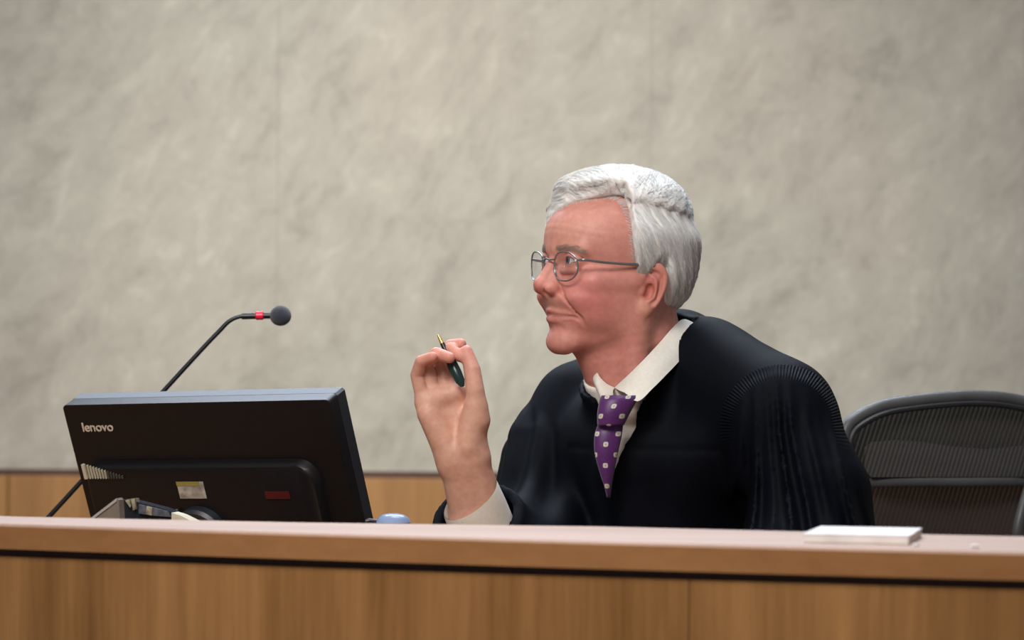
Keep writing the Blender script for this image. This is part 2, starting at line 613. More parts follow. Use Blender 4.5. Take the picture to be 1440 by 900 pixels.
# local: x right, y away from camera (towards the screen), z up; the back faces -y
mon.matrix_world = Matrix.Translation(Vector(ctr)) @ R.to_4x4()
tag(mon, 'black computer monitor seen from behind, tilted on the desk', 'monitor')
W2 = MW / 2
f = MB().box((-W2, 0, -MH), (W2, MT * .55, 0), b=.003)
f.build('screen_housing', M_PLASTB, mon, ang=30)
def rr(w0, w1, z0, z1, r, n=5):
    out = []
    for cx, cz, a0 in ((w1 - r, z1 - r, 0), (w0 + r, z1 - r, 90), (w0 + r, z0 + r, 180), (w1 - r, z0 + r, 270)):
        for k in range(n + 1):
            a = math.radians(a0 + 90 * k / n); out.append((cx + r * math.cos(a), cz + r * math.sin(a)))
    return out
# rear shell
MB().prism(rr(-W2 + .0, W2 - .0, -MH, -.0, .006), -.019, .002, 1).build('rear_shell', M_PLAST, mon, ang=30)
hb = MB()
prof = [(-.019, -.098), (-.030, -.103), (-.034, -.112), (-.034, -.27), (-.019, -.285)]
hs = rr(-W2 + .012, W2 - .035, -.286, -.078, .03, 8)
cx = np.array(hs).mean(0)
G = []
for dy, k in ((-.018, 1.0), (-.026, .985), (-.031, .965), (-.033, .94)):
    G.append([((p[0] - cx[0]) * k + cx[0], dy, (p[1] - cx[1]) * k + cx[1]) for p in hs])
n_ = len(hs); m_ = MB()
m_.add(np.array(G).reshape(-1, 3), [(i * n_ + j, i * n_ + (j + 1) % n_, (i + 1) * n_ + (j + 1) % n_, (i + 1) * n_ + j) for i in range(3) for j in range(n_)] + [tuple(range(3 * n_, 4 * n_))])
m_.build('electronics_housing', M_PLAST, mon, ang=30)
MB().box((-W2 + .012, MT * .55, -MH + .02), (W2 - .012, MT * .55 + .001, -.012)).build('screen', plain('dark lcd glass', (.01, .012, .015), .12), mon, smooth=False)
# vent light reflections, built as pale slats: tall to short from the left edge
M_CREAM = plain('pale vent glints', (.62, .56, .42), .5)
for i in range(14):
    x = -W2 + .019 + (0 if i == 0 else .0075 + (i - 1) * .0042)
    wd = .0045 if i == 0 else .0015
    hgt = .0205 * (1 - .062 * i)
    MB().box((x, -.0355 if i else -.0365, -.0975), (x + wd, -.0325, -.0975 + hgt), b=.0002).build('vent_glint', M_CREAM if i < 8 else plain('dim vent glint', (.10, .09, .07), .5), mon, smooth=False)
# wordmark
cu = bpy.data.curves.new('wordmark', 'FONT'); cu.body = 'lenovo'; cu.size = .0172; cu.extrude = .0005; cu.offset = .00018; cu.space_character = .98
tmp = bpy.data.objects.new('tmp_text', cu); COL.objects.link(tmp)
bpy.context.view_layer.update()
tm = bpy.data.meshes.new_from_object(tmp.evaluated_get(bpy.context.evaluated_depsgraph_get()))
bpy.data.objects.remove(tmp)
tm.transform(Matrix.Translation((-W2 + .0225, -.0196, -.037)) @ Matrix.Rotation(math.pi / 2, 4, 'X') @ Matrix.Diagonal((1.06, 1, 1, 1)))
tm.materials.append(plain('warm silver lettering', (.62, .52, .42), .4))
lg = bpy.data.objects.new('logo_lettering', tm); COL.objects.link(lg); lg.parent = mon
lg['label'] = 'small silver maker lettering'
# labels, hinge and stand
st = MB().box((-.042, -.0345, -.126), (-.002, -.0334, -.103)); o = st.build('paper_sticker', plain('pale sticker', (.42, .39, .33), .6, var=.4, bscale=700), mon, smooth=False)
o['label'] = 'pale grey sticker'
o = MB().box((-.0425, -.0348, -.1085), (-.008, -.0344, -.1025)).build('sticker_stripe', plain('mustard stripe', (.33, .27, .07), .6), mon, smooth=False)
o = MB().box((.087, -.0345, -.127), (.123, -.0334, -.117)).build('badge', plain('dark red badge', (.085, .006, .008), .45), mon, smooth=False)
o['label'] = 'dark red rectangular badge'
Rinv = R.inverted()
def ml(p): return Rinv @ (Vector(p) - Vector(ctr))
hingeL = Vector((-.02, -.03, -.20)); hw = R @ hingeL + Vector(ctr)
neck = MB(); b0 = Vector((hw.x - .01, hw.y + .02, ZD + .012))
pts = [hw + (b0 - hw) * t for t in np.linspace(0, 1, 8)]
neck.tube([ml(p) for p in pts], .024, 14, flat=.6).build('stand_neck', M_PLAST, mon)
bs = MB(); Mb = Rinv.to_4x4() @ Matrix.Translation(-Vector(ctr))
bs.lathe([(.0, 0), (.105, 0), (.108, .004), (.10, .010), (.03, .014), (.0, .014)], 40, (b0.x, b0.y, ZD), Mb).build('stand_base', M_PLAST, mon)
hc = MB(); hc.lathe([(.001, 0), (.038, 0), (.038, .012), (.034, .016), (.001, .016)], 32, (0, 0, 0), Matrix.Translation((-.02, -.033, -.175)) @ Matrix.Rotation(math.pi / 2, 4, 'X')).build('hinge_disc', M_PLASTB, mon)
cb = []
for t in np.linspace(0, 1, 14):
    cb.append((-.05 + .01 * math.sin(t * 3) - .02 * t, -.036 - .02 * math.sin(t * 3.1), -.14 - .13 * t))
MB().tube(cb, .0018, 8).build('cable', plain('grey cable', (.10, .11, .13), .4), mon)

# ------------------------------------------------------------------ microphone
YM = 3.82
m0 = U(-40, 845, YM); mb0 = np.array((m0[0] - .03, YM, ZD))
mic = empty('gooseneck_microphone', mb0)
tag(mic, 'black gooseneck microphone with red ring rising behind the monitor', 'microphone')
def mp_(px, py): return U(px, py, YM) - mb0
ctl = [np.array((0, 0, .022)), np.array((.006, 0, .03)), mp_(-30, 834), mp_(65, 731), mp_(150, 638), mp_(230, 550), mp_(285, 490), mp_(308, 466), mp_(322, 452), mp_(336, 445.5), mp_(352, 444), mp_(385, 443.5)]
def catmull(pts, n=8):
    pts = [np.asarray(p, float) for p in pts]
    P = [2 * pts[0] - pts[1]] + pts + [2 * pts[-1] - pts[-2]]; out = []
    for i in range(1, len(P) - 2):
        for k in range(n):
            t = k / n
            out.append(.5 * ((2 * P[i]) + (-P[i - 1] + P[i + 1]) * t + (2 * P[i - 1] - 5 * P[i] + 4 * P[i + 1] - P[i + 2]) * t * t + (-P[i - 1] + 3 * P[i] - 3 * P[i + 1] + P[i + 2]) * t ** 3))
    out.append(pts[-1]); return np.array(out)
M_RUB = plain('black rubber', (.008, .009, .013), .4)
cp = catmull(ctl)
MB().tube(cp, np.linspace(.0036, .0026, len(cp)), 12).build('gooseneck', M_RUB, mic)
MB().lathe([(.0, 0), (.05, 0), (.052, .004), (.046, .016), (.012, .024), (.008, .03), (0, .03)], 32).build('base', M_RUB, mic)
a = mp_(359, 444); b = mp_(371, 443.7); ax = (b - a)
MB().tube([a, a + ax * .12, b - ax * .12, b], [.004, .0058, .0058, .004], 20).build('light_ring', plain('red ring', (.75, .01, .05), .35), mic)
MB().tube([mp_(340, 444.8), mp_(386, 443.6)], .0042, 14).build('capsule_tube', M_RUB, mic)
hc_ = mp_(394.5, 444)
g = []; NB = 25
ft = plain('dark blue grey foam', (.022, .028, .042), .85, bump=.9, bscale=1400, Sheen_Weight=.3)
mb = MB(); Mh = Matrix.Translation(Vector(hc_)) @ Matrix.Rotation(math.pi / 2, 4, 'Y')
mb.lathe([(max(.0001, .0137 * math.sin(t)), -.0145 * math.cos(t)) for t in np.linspace(0, math.pi, 20)], 28, (0, 0, 0), Mh).build('foam_windscreen', ft, mic)

# ------------------------------------------------------------------ small desk things behind the ledge
def px_prism(name, pts, Y, th, mat, parent, o0):
    P = [U(x, y, Y) - o0 for x, y in pts]
    n = len(P); vs = [p - np.array((0, 0, 0)) for p in P] + [p + np.array((.15 * th, th, 0)) for p in P]
    fs = [tuple(range(n))[::-1], tuple(range(n, 2 * n))] + [(i, (i + 1) % n, n + (i + 1) % n, n + i) for i in range(n)]
    return MB().add(vs, fs).build(name, mat, parent, smooth=False)
YS = 3.32
o0 = U(150, 733, YS); o0[2] = ZD
wd = empty('desk_wedge', o0)
tag(wd, 'grey brown triangular wedge poking up in front of the monitor', 'desk block')
zb = U(150, 900, YS)
def pz(x, z): return None
bl = U(86, 770, YS); by = 530 + (CZ - ZD) / YS * FPX
px_prism('block', [(60, by - 30), (60, by - 2), (170, by - 2), (169, 733), (167, 703), (163, 701), (125, 733)], YS, .02, plain('smoky grey brown acrylic', (.21, .17, .14), .3), wd, o0)
px_prism('edge_strip', [(58, by - 32), (62, by - 30), (125.5, 734), (164, 705), (164, 700.5), (124, 731)], YS - .0015, .023, plain('pale acrylic edge', (.42, .39, .38), .3), wd, o0)

YT = 3.40
o1 = U(215, 733, YT); o1[2] = ZD
stp = empty('stapler', o1)
tag(stp, 'dark stapler with shiny metal fittings and a cream end, sloping before the monitor', 'stapler')
by2 = 530 + (CZ - ZD) / YT * FPX
px_prism('body', [(168, 703), (182, 703), (232, 716), (268, 733), (300, 800), (300, by2 - 2), (176, by2 - 2), (172, 760)], YT + .004, .03, plain('black stapler body', (.012, .014, .02), .25), stp, o1)
M_BRASS = plain('pale brass', (.55, .49, .33), .3, .6, var=.5, bscale=900)
px_prism('spring_cap', [(176, 704), (181, 702), (184, 711), (183, 714)], YT - .002, .02, M_BRASS, stp, o1)
px_prism('catch', [(184, 701.5), (189, 701), (191, 716), (187, 718)], YT - .002, .02, M_BRASS, stp, o1)
px_prism('pin_rail', [(195, 709), (216, 714), (235, 719), (240, 727), (214, 725), (195, 722)], YT - .001, .022, plain('blue grey metal', (.16, .18, .22), .25, .5, var=.5, bscale=800), stp, o1)
px_prism('rivet_plate', [(206, 712), (214, 714), (213, 725), (205, 723)], YT - .004, .02, M_BRASS, stp, o1)
px_prism('cream_end', [(241, 721), (254, 725), (272, 734), (278, 760), (242, 760)], YT - .004, .03, plain('cream plastic', (.62, .57, .42), .5), stp, o1)

YO = 3.45
o2 = U(553, 733, YO); o2[2] = ZD
mz = U(553, 722, YO)[2] - ZD
ms = empty('drinking_cup', o2)
tag(ms, 'small cup with a shiny pale blue domed lid, mostly hidden behind the ledge', 'cup')
MB().lathe([(.001, 0), (.017, 0), (.0205, mz - .012), (.001, mz - .012)], 28).build('cup_body', plain('dark cup', (.03, .025, .03), .3), ms)
MB().lathe([(.021, mz - .0125), (.0215, mz - .0105), (.0205, mz - .009), (.0185, mz - .005), (.013, mz - .0015), (.006, mz - .0001), (.001, mz)], 28).build('lid', plain('pale blue lid', (.24, .33, .52), .22), ms)
MB().tube([(-.020, -.003, mz - .010), (-.028, -.004, mz - .0085), (-.033, -.004, mz - .010)], .0028, 10).build('spout', plain('dark spout', (.02, .016, .025), .3), ms)

# mesh resolutions of the figure (metres) and number of hair strands
HRES, RRES, NSTR = .0022, .0042, 9000
CUFFSLANT, CUFFA = .010, 0.0
# necktie outline, rows of (left px, right px, y px, depth)
TIE_BODY = [(841, 876, 596, 3.488), (836, 874, 612, 3.484), (836, 869, 635, 3.482), (842, 864, 660, 3.484), (849, 860, 682, 3.488), (854, 858, 700, 3.495)]
TIE_KNOT = [(846, 897, 556, 3.487), (843, 895, 563, 3.482), (840, 886, 580, 3.479), (840, 877, 598, 3.480)]
# ------------------------------------------------------------------ the person: head frame
# head frame: x forward, y to his left, z up, millimetres, origin midway between the ear canals
HO = np.array((.128, 3.58, 1.181))
HY = math.radians(28)
f0 = Vector((-math.cos(HY), -math.sin(HY), 0)); l0 = Vector((0, 0, 1)).cross(f0)
hp = math.radians(4.0); hr = math.radians(2.0)
f1 = (f0 * math.cos(hp) + Vector((0, 0, 1)) * math.sin(hp)).normalized()
u1 = f1.cross(l0).normalized()
l1 = (l0 * math.cos(hr) - u1 * math.sin(hr)).normalized()
u1 = f1.cross(l1).normalized()
HR = np.array([[f1.x, l1.x, u1.x], [f1.y, l1.y, u1.y], [f1.z, l1.z, u1.z]])


def to_h(P): return (P - HO) @ HR * 1000


def from_h(Q): return HO + (np.asarray(Q, float) * .001) @ HR.T


EYE = [(75.5, s * 31.5, 29.0) for s in (1, -1)]


def mir(q):
    m = q.copy(); m[:, 1] = np.abs(m[:, 1]); return m


def cranium(q):
    d = ell(q, (-5, 0, 54), (97, 76, 76))
    d = smin(d, ell(q, (34, 0, 62), (61, 63, 50)), 14)
    d = smin(d, ell(q, (-30, 0, 26), (66, 67, 56)), 20)
    return d


def ear(m):
    c = np.array((-9, 76.5, 1.0))
    v = m - c
    a = math.radians(26); t = math.radians(-9)               # flare, backwards slope
    # axes: u forwards in the ear plane, w outwards, v up
    x, y, z = v[:, 0], v[:, 1], v[:, 2]
    u = x * math.cos(a) - y * math.sin(a) * 1.0
    w_ = x * math.sin(a) + y * math.cos(a)
    uu = u * math.cos(t) - z * math.sin(t); vv = u * math.sin(t) + z * math.cos(t)
    e = np.sqrt((uu / (15.5 + .12 * vv)) ** 2 + (vv / 30.0) ** 2)
    E = np.stack([uu, w_, vv], 1)
    plate = ell(E, (0, -1, 0), (15, 4.5, 29))
    helix = np.sqrt(((e - .93) * 15) ** 2 + (w_ - 2.0) ** 2) - (2.9 + .02 * vv)
    helix = np.where(vv < -19, helix + (-19 - vv) * .8, helix)
    helix = np.where((uu > 6) & (vv < 6), helix + np.minimum(uu - 6, 6 - vv) * .7, helix)
    d = smin(plate, helix, 2.0)
    anti = chain(E, [(4, 2, 20), (-3, 3.2, 12), (-6.5, 3.4, 2), (-5.5, 3.2, -8), (0, 2.6, -15)], [2.2, 2.6, 2.8, 2.8, 2.4])
    d = smin(d, anti, 2.0)
    d = smin(d, ell(E, (4.5, .5, -24), (8.5, 4.6, 8.5)), 4)
    d = smax(d, -ell(E, (2.5, 3, -3), (6.5, 7.5, 10.5)), 2.0)
    d = smax(d, -ell(E, (-9.2, 5, 6), (2.2, 4.2, 16)), 1.8)
    d = smax(d, -ell(E, (2, 5, 21.0), (8, 3.6, 3.6)), 2.0)
    d = smin(d, ell(E, (10.5, 1.8, -4), (3.8, 3.8, 6)), 2.5)
    return d


def warp(q):
    q = q.copy(); q[:, 0] += 13.5 * sstep(-14, -38, q[:, 2]) * sstep(5, 80, q[:, 0])
    return q


def head_q(q):
    q = warp(q); m = mir(q)
    d = cranium(q)
    # lower face
    d = smin(d, ell(m, (38, 0, -14), (54, 55, 60)), 16)
    d = smin(d, seg(m, (2, 47, -44), (78, 13, -70), 14, 13.5), 22)
    d = smin(d, ell(m, (83, 0, -73), (17, 20, 14.5)), 12)
    d = smin(d, ell(m, (57, 45, 4), (23, 17, 15)), 14)           # cheekbone
    d = smin(d, ell(m, (60, 36, -26), (29, 22, 28)), 14)         # cheek
    d = smin(d, ell(m, (-2, 58, -14), (26, 13, 36)), 22)         # masseter / in front of the ear
    d = smin(d, seg(m, (83.5, 6, 41.5), (71, 41, 43), 11, 10.5), 9)  # brow
    d = smin(d, ell(m, (78, 0, -38), (22, 30, 27)), 12)          # muzzle
    d = smin(d, ell(m, (26, 50, -14), (36, 17, 38)), 16)
    d = smin(d, seg(m, (58, 55, 6), (8, 68, 9), 8, 6), 14)
    # orbit
    d = smax(d, -ell(m, (95, 33, 26), (16, 18, 12.5)), 9)
    # lids around the eyeball
    eb = m - np.array(EYE[0])
    lid = nrm(eb) - 13.4
    d = smin(d, lid, 3.5)
    slit = np.abs(eb[:, 2] + .8 - .4 * np.cos(eb[:, 1] / 6)) - (4.1 - .034 * eb[:, 1] ** 2)
    slit = np.maximum(slit, -(eb[:, 0] - 3))
    slit = np.maximum(slit, nrm(eb) - 18)
    d = smax(d, -slit, 1.1)
    # upper lid crease and bags
    d = smax(d, -(np.sqrt((eb[:, 2] - 8.2 + .02 * eb[:, 1] ** 2) ** 2 + (nrm(eb) - 14.2) ** 2) - .8), 1.6)
    d = smin(d, seg(m, (86.5, 20, 15.5), (79, 42, 17), 3.5, 3.5), 5)
    # nose
    n = seg(m, (87.5, 0, 31), (104.5, 0, -2), 6.0, 7.4)
    n = smin(n, seg(m, (80, 7, 20), (94, 9, -5), 7, 8), 7)
    n = smin(n, ell(m, (105.5, 0, -3.8), (8.4, 8.8, 8.0)), 5)
    n = smin(n, ell(m, (94.0, 14.5, -7.5), (12.5, 6.6, 7.8)), 3.2)
    n = smin(n, seg(m, (104, 0, -10), (95, 0, -15), 4.2, 5), 4)
    n = smax(n, -ell(m, (99, 9, -16.5), (7.5, 3.6, 5.0)), 1.8)
    d = smin(d, n, 5)
    # alar groove and nasolabial fold
    d = smax(d, -(seg(m, (90, 21, 0), (84.5, 21.5, -12), 1.3, 1.3)), 4.0)
    d = smax(d, -(chain(m, [(89, 25, -10), (86, 34, -24), (80, 43, -42), (76, 44, -50)], [1.0, 1.0, 1.2, .4])), 7.5)
    # lips
    d = smin(d, chain(m, [(101.5, 0, -34.5), (98.5, 11, -35.8), (88, 30, -37.8)], [2.8, 2.8, 2.0]), 3.5)
    d = smin(d, chain(m, [(99.5, 0, -45.5), (96.5, 11, -45), (87, 30, -41)], [3.8, 3.5, 2.2]), 3.5)
    d = smax(d, -(chain(m, [(106, 0, -40.2), (102.5, 11, -40.4), (94.5, 23, -40.0), (87, 34, -40.6), (81, 40, -42.5), (77, 42, -51)], [1.4, 1.3, 1.3, 1.5, 1.6, .8])), 2.2)
    d = smax(d, -(seg(m, (104, 0, -23), (106, 0, -31), .9, 1.2)), 2.5)     # philtrum
    d = smax(d, -(seg(m, (101.5, 0, -57.5), (94, 17, -55.5), 3.2, 2.0)), 6)    # below the lower lip
    # ear
    d = smin(d, ear(m), 3.0)
    # crow's feet and forehead lines
    for z0, a_ in ((66, .35), (75, .3)):
        d = d + a_ * np.exp(-((m[:, 2] - z0 + .002 * m[:, 1] ** 2) / 1.4) ** 2) * (m[:, 0] > 55)
    return d


NECK_A = from_h((-22, 2, -18)); NECK_B = np.array((.176, 3.60, 1.025))


def neck_f(P):
    d = seg(P, NECK_A, NECK_B, .057, .060)
    d = smin(d, seg(P, from_h((22, 0, -58)), NECK_B + np.array((-.008, -.012, .0)), .034, .050), .03)     # throat
    d = smin(d, seg(P, from_h((-4, 58, -28)), np.array((.150, 3.532, 1.035)), .014, .017), .016)    # neck muscle
    # skin folds across the side of the neck
    q = to_h(P)
    s = q[:, 2] + .45 * q[:, 0]
    w_ = sstep(-35, -60, q[:, 2]) * sstep(60, 20, q[:, 0])
    return d + w_ * .00013 * (np.sin(s * .62 + 2.5 * np.sin(q[:, 0] * .06 + s * .05)) + .6 * np.sin(q[:, 2] * .33 + q[:, 0] * .2))


def headneck(P):
    return smin(head_q(to_h(P)) * .001, neck_f(P), .014)


# ------------------------------------------------------------------ right hand, palm towards the court
YH = 3.44
def H(px, py, off=0): return U(px, py, YH + off * .001)
def finger(P, pts, rs): return chain(P, pts, [r * .001 for r in rs])


WR = H(652, 648, 4)
FI = {
    'pinky': ([H(596, 566, 4), H(586, 527, 0), H(592, 508, -12), H(608, 502, -20)], [9.0, 7.8, 7.2, 6.4]),
    'ring': ([H(610, 556, 10), H(599, 510, 8), H(614, 497, -9), H(632, 503, -20)], [9.6, 8.4, 7.7, 6.8]),
    'middle': ([H(626, 552, 14), H(618, 500, 20), H(634, 490, 3), H(646, 501, -8)], [9.8, 8.4, 7.8, 6.8]),
    'index': ([H(642, 552, 14), H(630, 505, 30), H(634, 486, 22), H(648, 483.5, 6)], [9.8, 8.4, 7.8, 6.6]),
}


def hand_f(P):
    d = None
    for k, (pts, rs) in FI.items():
        e = finger(P, pts, rs)
        d = e if d is None else smin(d, e, .0016)
    palm = None
    base = {'pinky': (632, 652, 4), 'ring': (643, 650, 8), 'middle': (655, 650, 8), 'index': (664, 650, 8)}
    for k, b in base.items():
        e = seg(P, H(*b), FI[k][0][0], .0145, .0108)
        palm = e if palm is None else smin(palm, e, .010)
    palm = smin(palm, seg(P, H(632, 632, -4), H(603, 583, -4), .0125, .0115), .012)        # hypothenar
    palm = smin(palm, seg(P, H(658, 628, -8), H(668, 572, -10), .0150, .0135), .008)       # thenar
    palm = smin(palm, seg(P, H(606, 562, 2), H(640, 552, 6), .0095, .0095), .010)          # pads below the fingers
    th = chain(P, [H(672, 590, -8), H(668, 548, -14), H(664, 520, -12), H(656, 494, -8)], [.0145, .0112, .0102, .0074])
    palm = smin(palm, th, .006)
    d = smin(d, palm, .006)
    # lines of the palm
    d = d + .0007 * np.exp(-(seg(P, H(612, 569, -12), H(598, 576, -12), 0, 0) / .0016) ** 2)
    d = smax(d, -(chain(P, [H(634, 545, -14), H(632, 575, -16.5), H(642, 605, -19)], [.0012, .0014, .0008])), .0035)
    for s_ in (-1, 1):
        d_ = seg(P, H(653 + s_ * 12.5, 648, 4), H(676 + s_ * 13, 740, 34), .0195, .024)
        d = smin(d, d_, .012)
    d = smin(d, seg(P, H(676, 740, 34), H(708, 830, 110), .033, .040), .012)
    # tendons at the inner wrist
    d = smin(d, seg(P, H(668, 590, -2), H(672, 640, 2), .0125, .0125), .012)
    return d


# ------------------------------------------------------------------ torso, arms, legs (mostly under the robe)
NS = U(985, 520, 3.585); NEARSH = U(1092, 588, 3.505); NEARARM = U(1138, 700, 3.46); NEARELB = U(1134, 815, 3.44)
FARSH = U(815, 575, 3.73); FARMID = U(775, 642, 3.70); FARELB = U(765, 800, 3.60)
CHEST = U(915, 655, 3.62); BELLY = U(950, 800, 3.64); BACK = U(1015, 660, 3.70); HIP = np.array((.30, 3.72, .56))
HUMP = U(955, 505, 3.67); BACKFAR = U(880, 560, 3.76)


def torso_f(P, o=0.0):
    d = seg(P, CHEST, BELLY, .098 + o, .115 + o)
    d = smin(d, seg(P, BACK, HIP, .100 + o, .135 + o), .05)
    d = smin(d, seg(P, U(870, 640, 3.68), U(900, 790, 3.7), .080 + o, .11 + o), .04)
    d = smin(d, seg(P, NS, NEARSH, .048 + o, .056 + o), .035)
    d = smin(d, seg(P, HUMP, BACKFAR, .042 + o, .055 + o), .035)
    d = smin(d, seg(P, BACKFAR, FARSH, .052 + o, .046 + o), .035)
    d = smin(d, seg(P, HUMP, BACK, .044 + o, .095 + o), .04)
    return d


def limbs_f(P):
    d = chain(P, [NEARSH, NEARARM, NEARELB], [.050, .048, .042])
    d = smin(d, chain(P, [NEARELB, np.array((.24, 3.22, .80)), np.array((.13, 3.17, .79))], [.042, .032, .026]), .02)
    d = smin(d, chain(P, [FARSH, FARMID, FARELB], [.044, .044, .038]), .02)
    d = smin(d, seg(P, FARELB, H(705, 815, 110), .038, .034), .03)
    for s in (-1, 1):
        off = np.array((.8, -.6, 0)) * .095 * s
        hip = HIP + off + np.array((0, 0, -.03)); kn = hip + np.array((-.27, -.30, -.02)) ; an = np.array((kn[0] + .02, kn[1] + .03, .09))
        d = smin(d, chain(P, [hip, kn, an], [.085, .058, .040]), .04)
        d = smin(d, seg(P, an + np.array((.02, .02, -.045)), an + np.array((-.10, -.12, -.05)), .040, .033), .03)
    # left hand resting palm down on the desk, relaxed fingers
    w0 = np.array((.13, 3.17, .785)); fw = np.array((-.93, -.36, 0)); sd = np.array((-.36, .93, 0))
    d = smin(d, ell((P - (w0 + fw * .045)) @ np.stack([fw, sd, (0, 0, 1)], 1), (0, 0, 0), (.055, .042, .017)), .012)
    for i, (o_, L) in enumerate(((-.03, .066), (-.010, .080), (.011, .084), (.031, .074))):
        a = w0 + fw * .085 + sd * o_
        d = smin(d, chain(P, [a, a + fw * L * .45 + np.array((0, 0, .010)), a + fw * L * .78 + np.array((0, 0, 0)), a + fw * L - np.array((0, 0, .014))], [.010, .009, .008, .0068]), .004)
    a = w0 + fw * .02 + sd * .03
    d = smin(d, chain(P, [a, a + fw * .03 + sd * .03, a + fw * .055 + sd * .040 - np.array((0, 0, .01))], [.013, .010, .008]), .008)
    return d


def neckless(P): return smin(smin(torso_f(P, -.006), limbs_f(P), .03), seg(P, NECK_B + np.array((0, 0, .02)), np.array((.2, 3.63, .9)), .050, .07), .03)


def skin_cols(V):
    q = warp(to_h(V)); m = mir(q)
    base = np.array((.66, .315, .245))
    c = np.tile(base, (len(V), 1))
    def blend(col, w_):
        nonlocal c
        c = c + (np.array(col) - c) * np.clip(w_, 0, 1)[:, None]
    g = lambda ctr, r: np.exp(-(((m - np.array(ctr)) / np.array(r)) ** 2).sum(1))
    face = (m[:, 0] > -60) & (m[:, 2] > -160)
    nz = np.sin(V[:, 0] * 210 + 2 * np.sin(V[:, 2] * 170)) * np.sin(V[:, 1] * 190 + V[:, 2] * 230)
    blend((.56, .23, .19), .45 * face + .18 * nz * face)
    blend((.66, .215, .20), .8 * g((62, 48, -18), (40, 34, 30)))
    blend((.58, .20, .17), .8 * g((113, 0, -6), (14, 14, 12)))
    blend((.66, .36, .27), .5 * g((80, 20, 66), (30, 40, 22)))
    blend((.60, .30, .22), .6 * g((97, 0, -28), (12, 24, 8)))
    blend((.40, .20, .15), .45 * g((100, 12, -27), (14, 18, 7)))       # shaved upper lip
    blend((.50, .20, .17), .45 * g((85, 0, -72), (26, 30, 16)))
    lip = np.minimum(chain(m, [(103, 0, -36.8), (100, 11, -37.4), (90, 26, -40)], [3.2, 3.0, 1.8]), chain(m, [(101, 0, -44.5), (98, 11, -44), (89, 25, -41.5)], [3.8, 3.4, 1.8]))
    blend((.50, .18, .16), .65 * sstep(1.5, -.8, lip))
    blend((.30, .12, .10), .5 * sstep(2.2, 0, chain(m, [(103, 0, -40.2), (100, 11, -40.6), (94, 23, -40.0), (87, 34, -40.6), (81, 40, -42.5)], [.6] * 5)))
    blend((.52, .17, .13), .8 * g((-10, 78, 8), (20, 14, 30)))
    blend((.70, .36, .26), .7 * g((-3, 78, -24), (12, 12, 10)))
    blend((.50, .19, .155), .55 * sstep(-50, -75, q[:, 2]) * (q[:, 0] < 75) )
    eb = m - np.array(EYE[0])
    sl_ = np.abs(np.abs(eb[:, 2] + .8) - (4.1 - .034 * eb[:, 1] ** 2))
    blend((.20, .085, .07), .8 * np.exp(-(sl_ / 1.3) ** 2) * (nrm(eb) < 15.5) * (np.abs(eb[:, 1]) < 11.5) * (eb[:, 0] > 3))  # lashes and upper lid shadow painted together as a dark ring
    blend((.44, .19, .155), .45 * g((84, 32, 36), (12, 18, 6)))  # shade of the brow socket painted into the skin tone
    # hand: paler palm, pinker finger pads
    hd = (nrm(V - H(640, 570)) < .2) & (V[:, 0] < .0)
    c[hd] = np.array((.66, .385, .285))
    dd = np.min([nrm(V - p[0][-1]) for p in FI.values()] + [nrm(V - H(656, 494, -8)) * 1.0], axis=0)
    wv = np.exp(-(dd / .022) ** 2) * hd
    blend((.66, .27, .22), wv * .8)
    blend((.64, .31, .24), .4 * np.clip(nz, 0, 1) * hd)
    return np.concatenate([c, np.ones((len(c), 1))], 1)


def skin_mat():
    m = N('skin')
    at = m.n('ShaderNodeAttribute'); at.attribute_name = 'tone'
    v = m.coord()
    nz = m.ramp(m.noise(v, 130, 4, .6), [(.3, (.88, .82, .82)), (.7, (1.06, 1.04, 1.03))])
    m.l(m.mix(at.outputs['Color'], nz, .8, 'MULTIPLY'), m.b.inputs['Base Color'])
    m.set(Roughness=.52, Specular_IOR_Level=.42, Subsurface_Weight=.16, Subsurface_Scale=.008)
    m.b.inputs['Subsurface Radius'].default_value = (1, .35, .2)
    m.bump(m.noise(v, 900, 3, .6), .22, .0006)
    return m.m


M_SKIN = skin_mat()
person = empty('person', (HIP[0], HIP[1], 0))
tag(person, 'white haired person in black robe seated at the bench, holding up a pen', 'person')
PO = np.array((HIP[0], HIP[1], 0.0))
parts = []
parts.append(surface_nets(headneck, (-.03, 3.42, 1.0), (.27, 3.75, 1.34), HRES))
clipn = lambda P: np.maximum(hand_f(P), P[:, 2] - 2)
parts.append(surface_nets(hand_f, H(572, 760, -60), H(730, 470, 90), HRES * .8))
parts.append(surface_nets(neckless, (-.35, 2.95, -.01), (.62, 4.0, 1.14), .0075))
VV = []; FF = []; k = 0
for V, Fq in parts:
    VV.append(V); FF.append(Fq + k); k += len(V)
VV = np.concatenate(VV); FF = np.concatenate(FF)
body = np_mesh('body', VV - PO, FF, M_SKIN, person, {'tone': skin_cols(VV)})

# eyes
M_EYE = N('eyeball'); M_EYE.set(Roughness=.12)
tc = M_EYE.n('ShaderNodeTexCoord'); sx = M_EYE.n('ShaderNodeSeparateXYZ'); M_EYE.l(tc.outputs['Object'], sx.inputs[0])
M_EYE.l(M_EYE.ramp(M_EYE.math('MULTIPLY', sx.outputs[0], 1 / .0122), [(.0, (.62, .55, .52)), (.86, (.62, .55, .52)), (.885, (.05, .07, .09)), (.955, (.10, .15, .19)), (.965, (.004, .004, .004))]), M_EYE.b.inputs['Base Color'])
for e in EYE:
    g = [[(math.cos(b) * .0122, math.sin(b) * math.cos(a) * .0122, math.sin(b) * math.sin(a) * .0122) for a in np.linspace(0, 2 * math.pi, 33)] for b in np.linspace(.001, math.pi - .001, 25)]
    o = MB().grid(g).build('eye', M_EYE.m, person)
    look = Matrix(HR.tolist()) @ Matrix.Rotation(math.radians(-6), 3, 'Z')
    o.matrix_local = Matrix.Translation(Vector(from_h(e) - PO)) @ look.to_4x4()

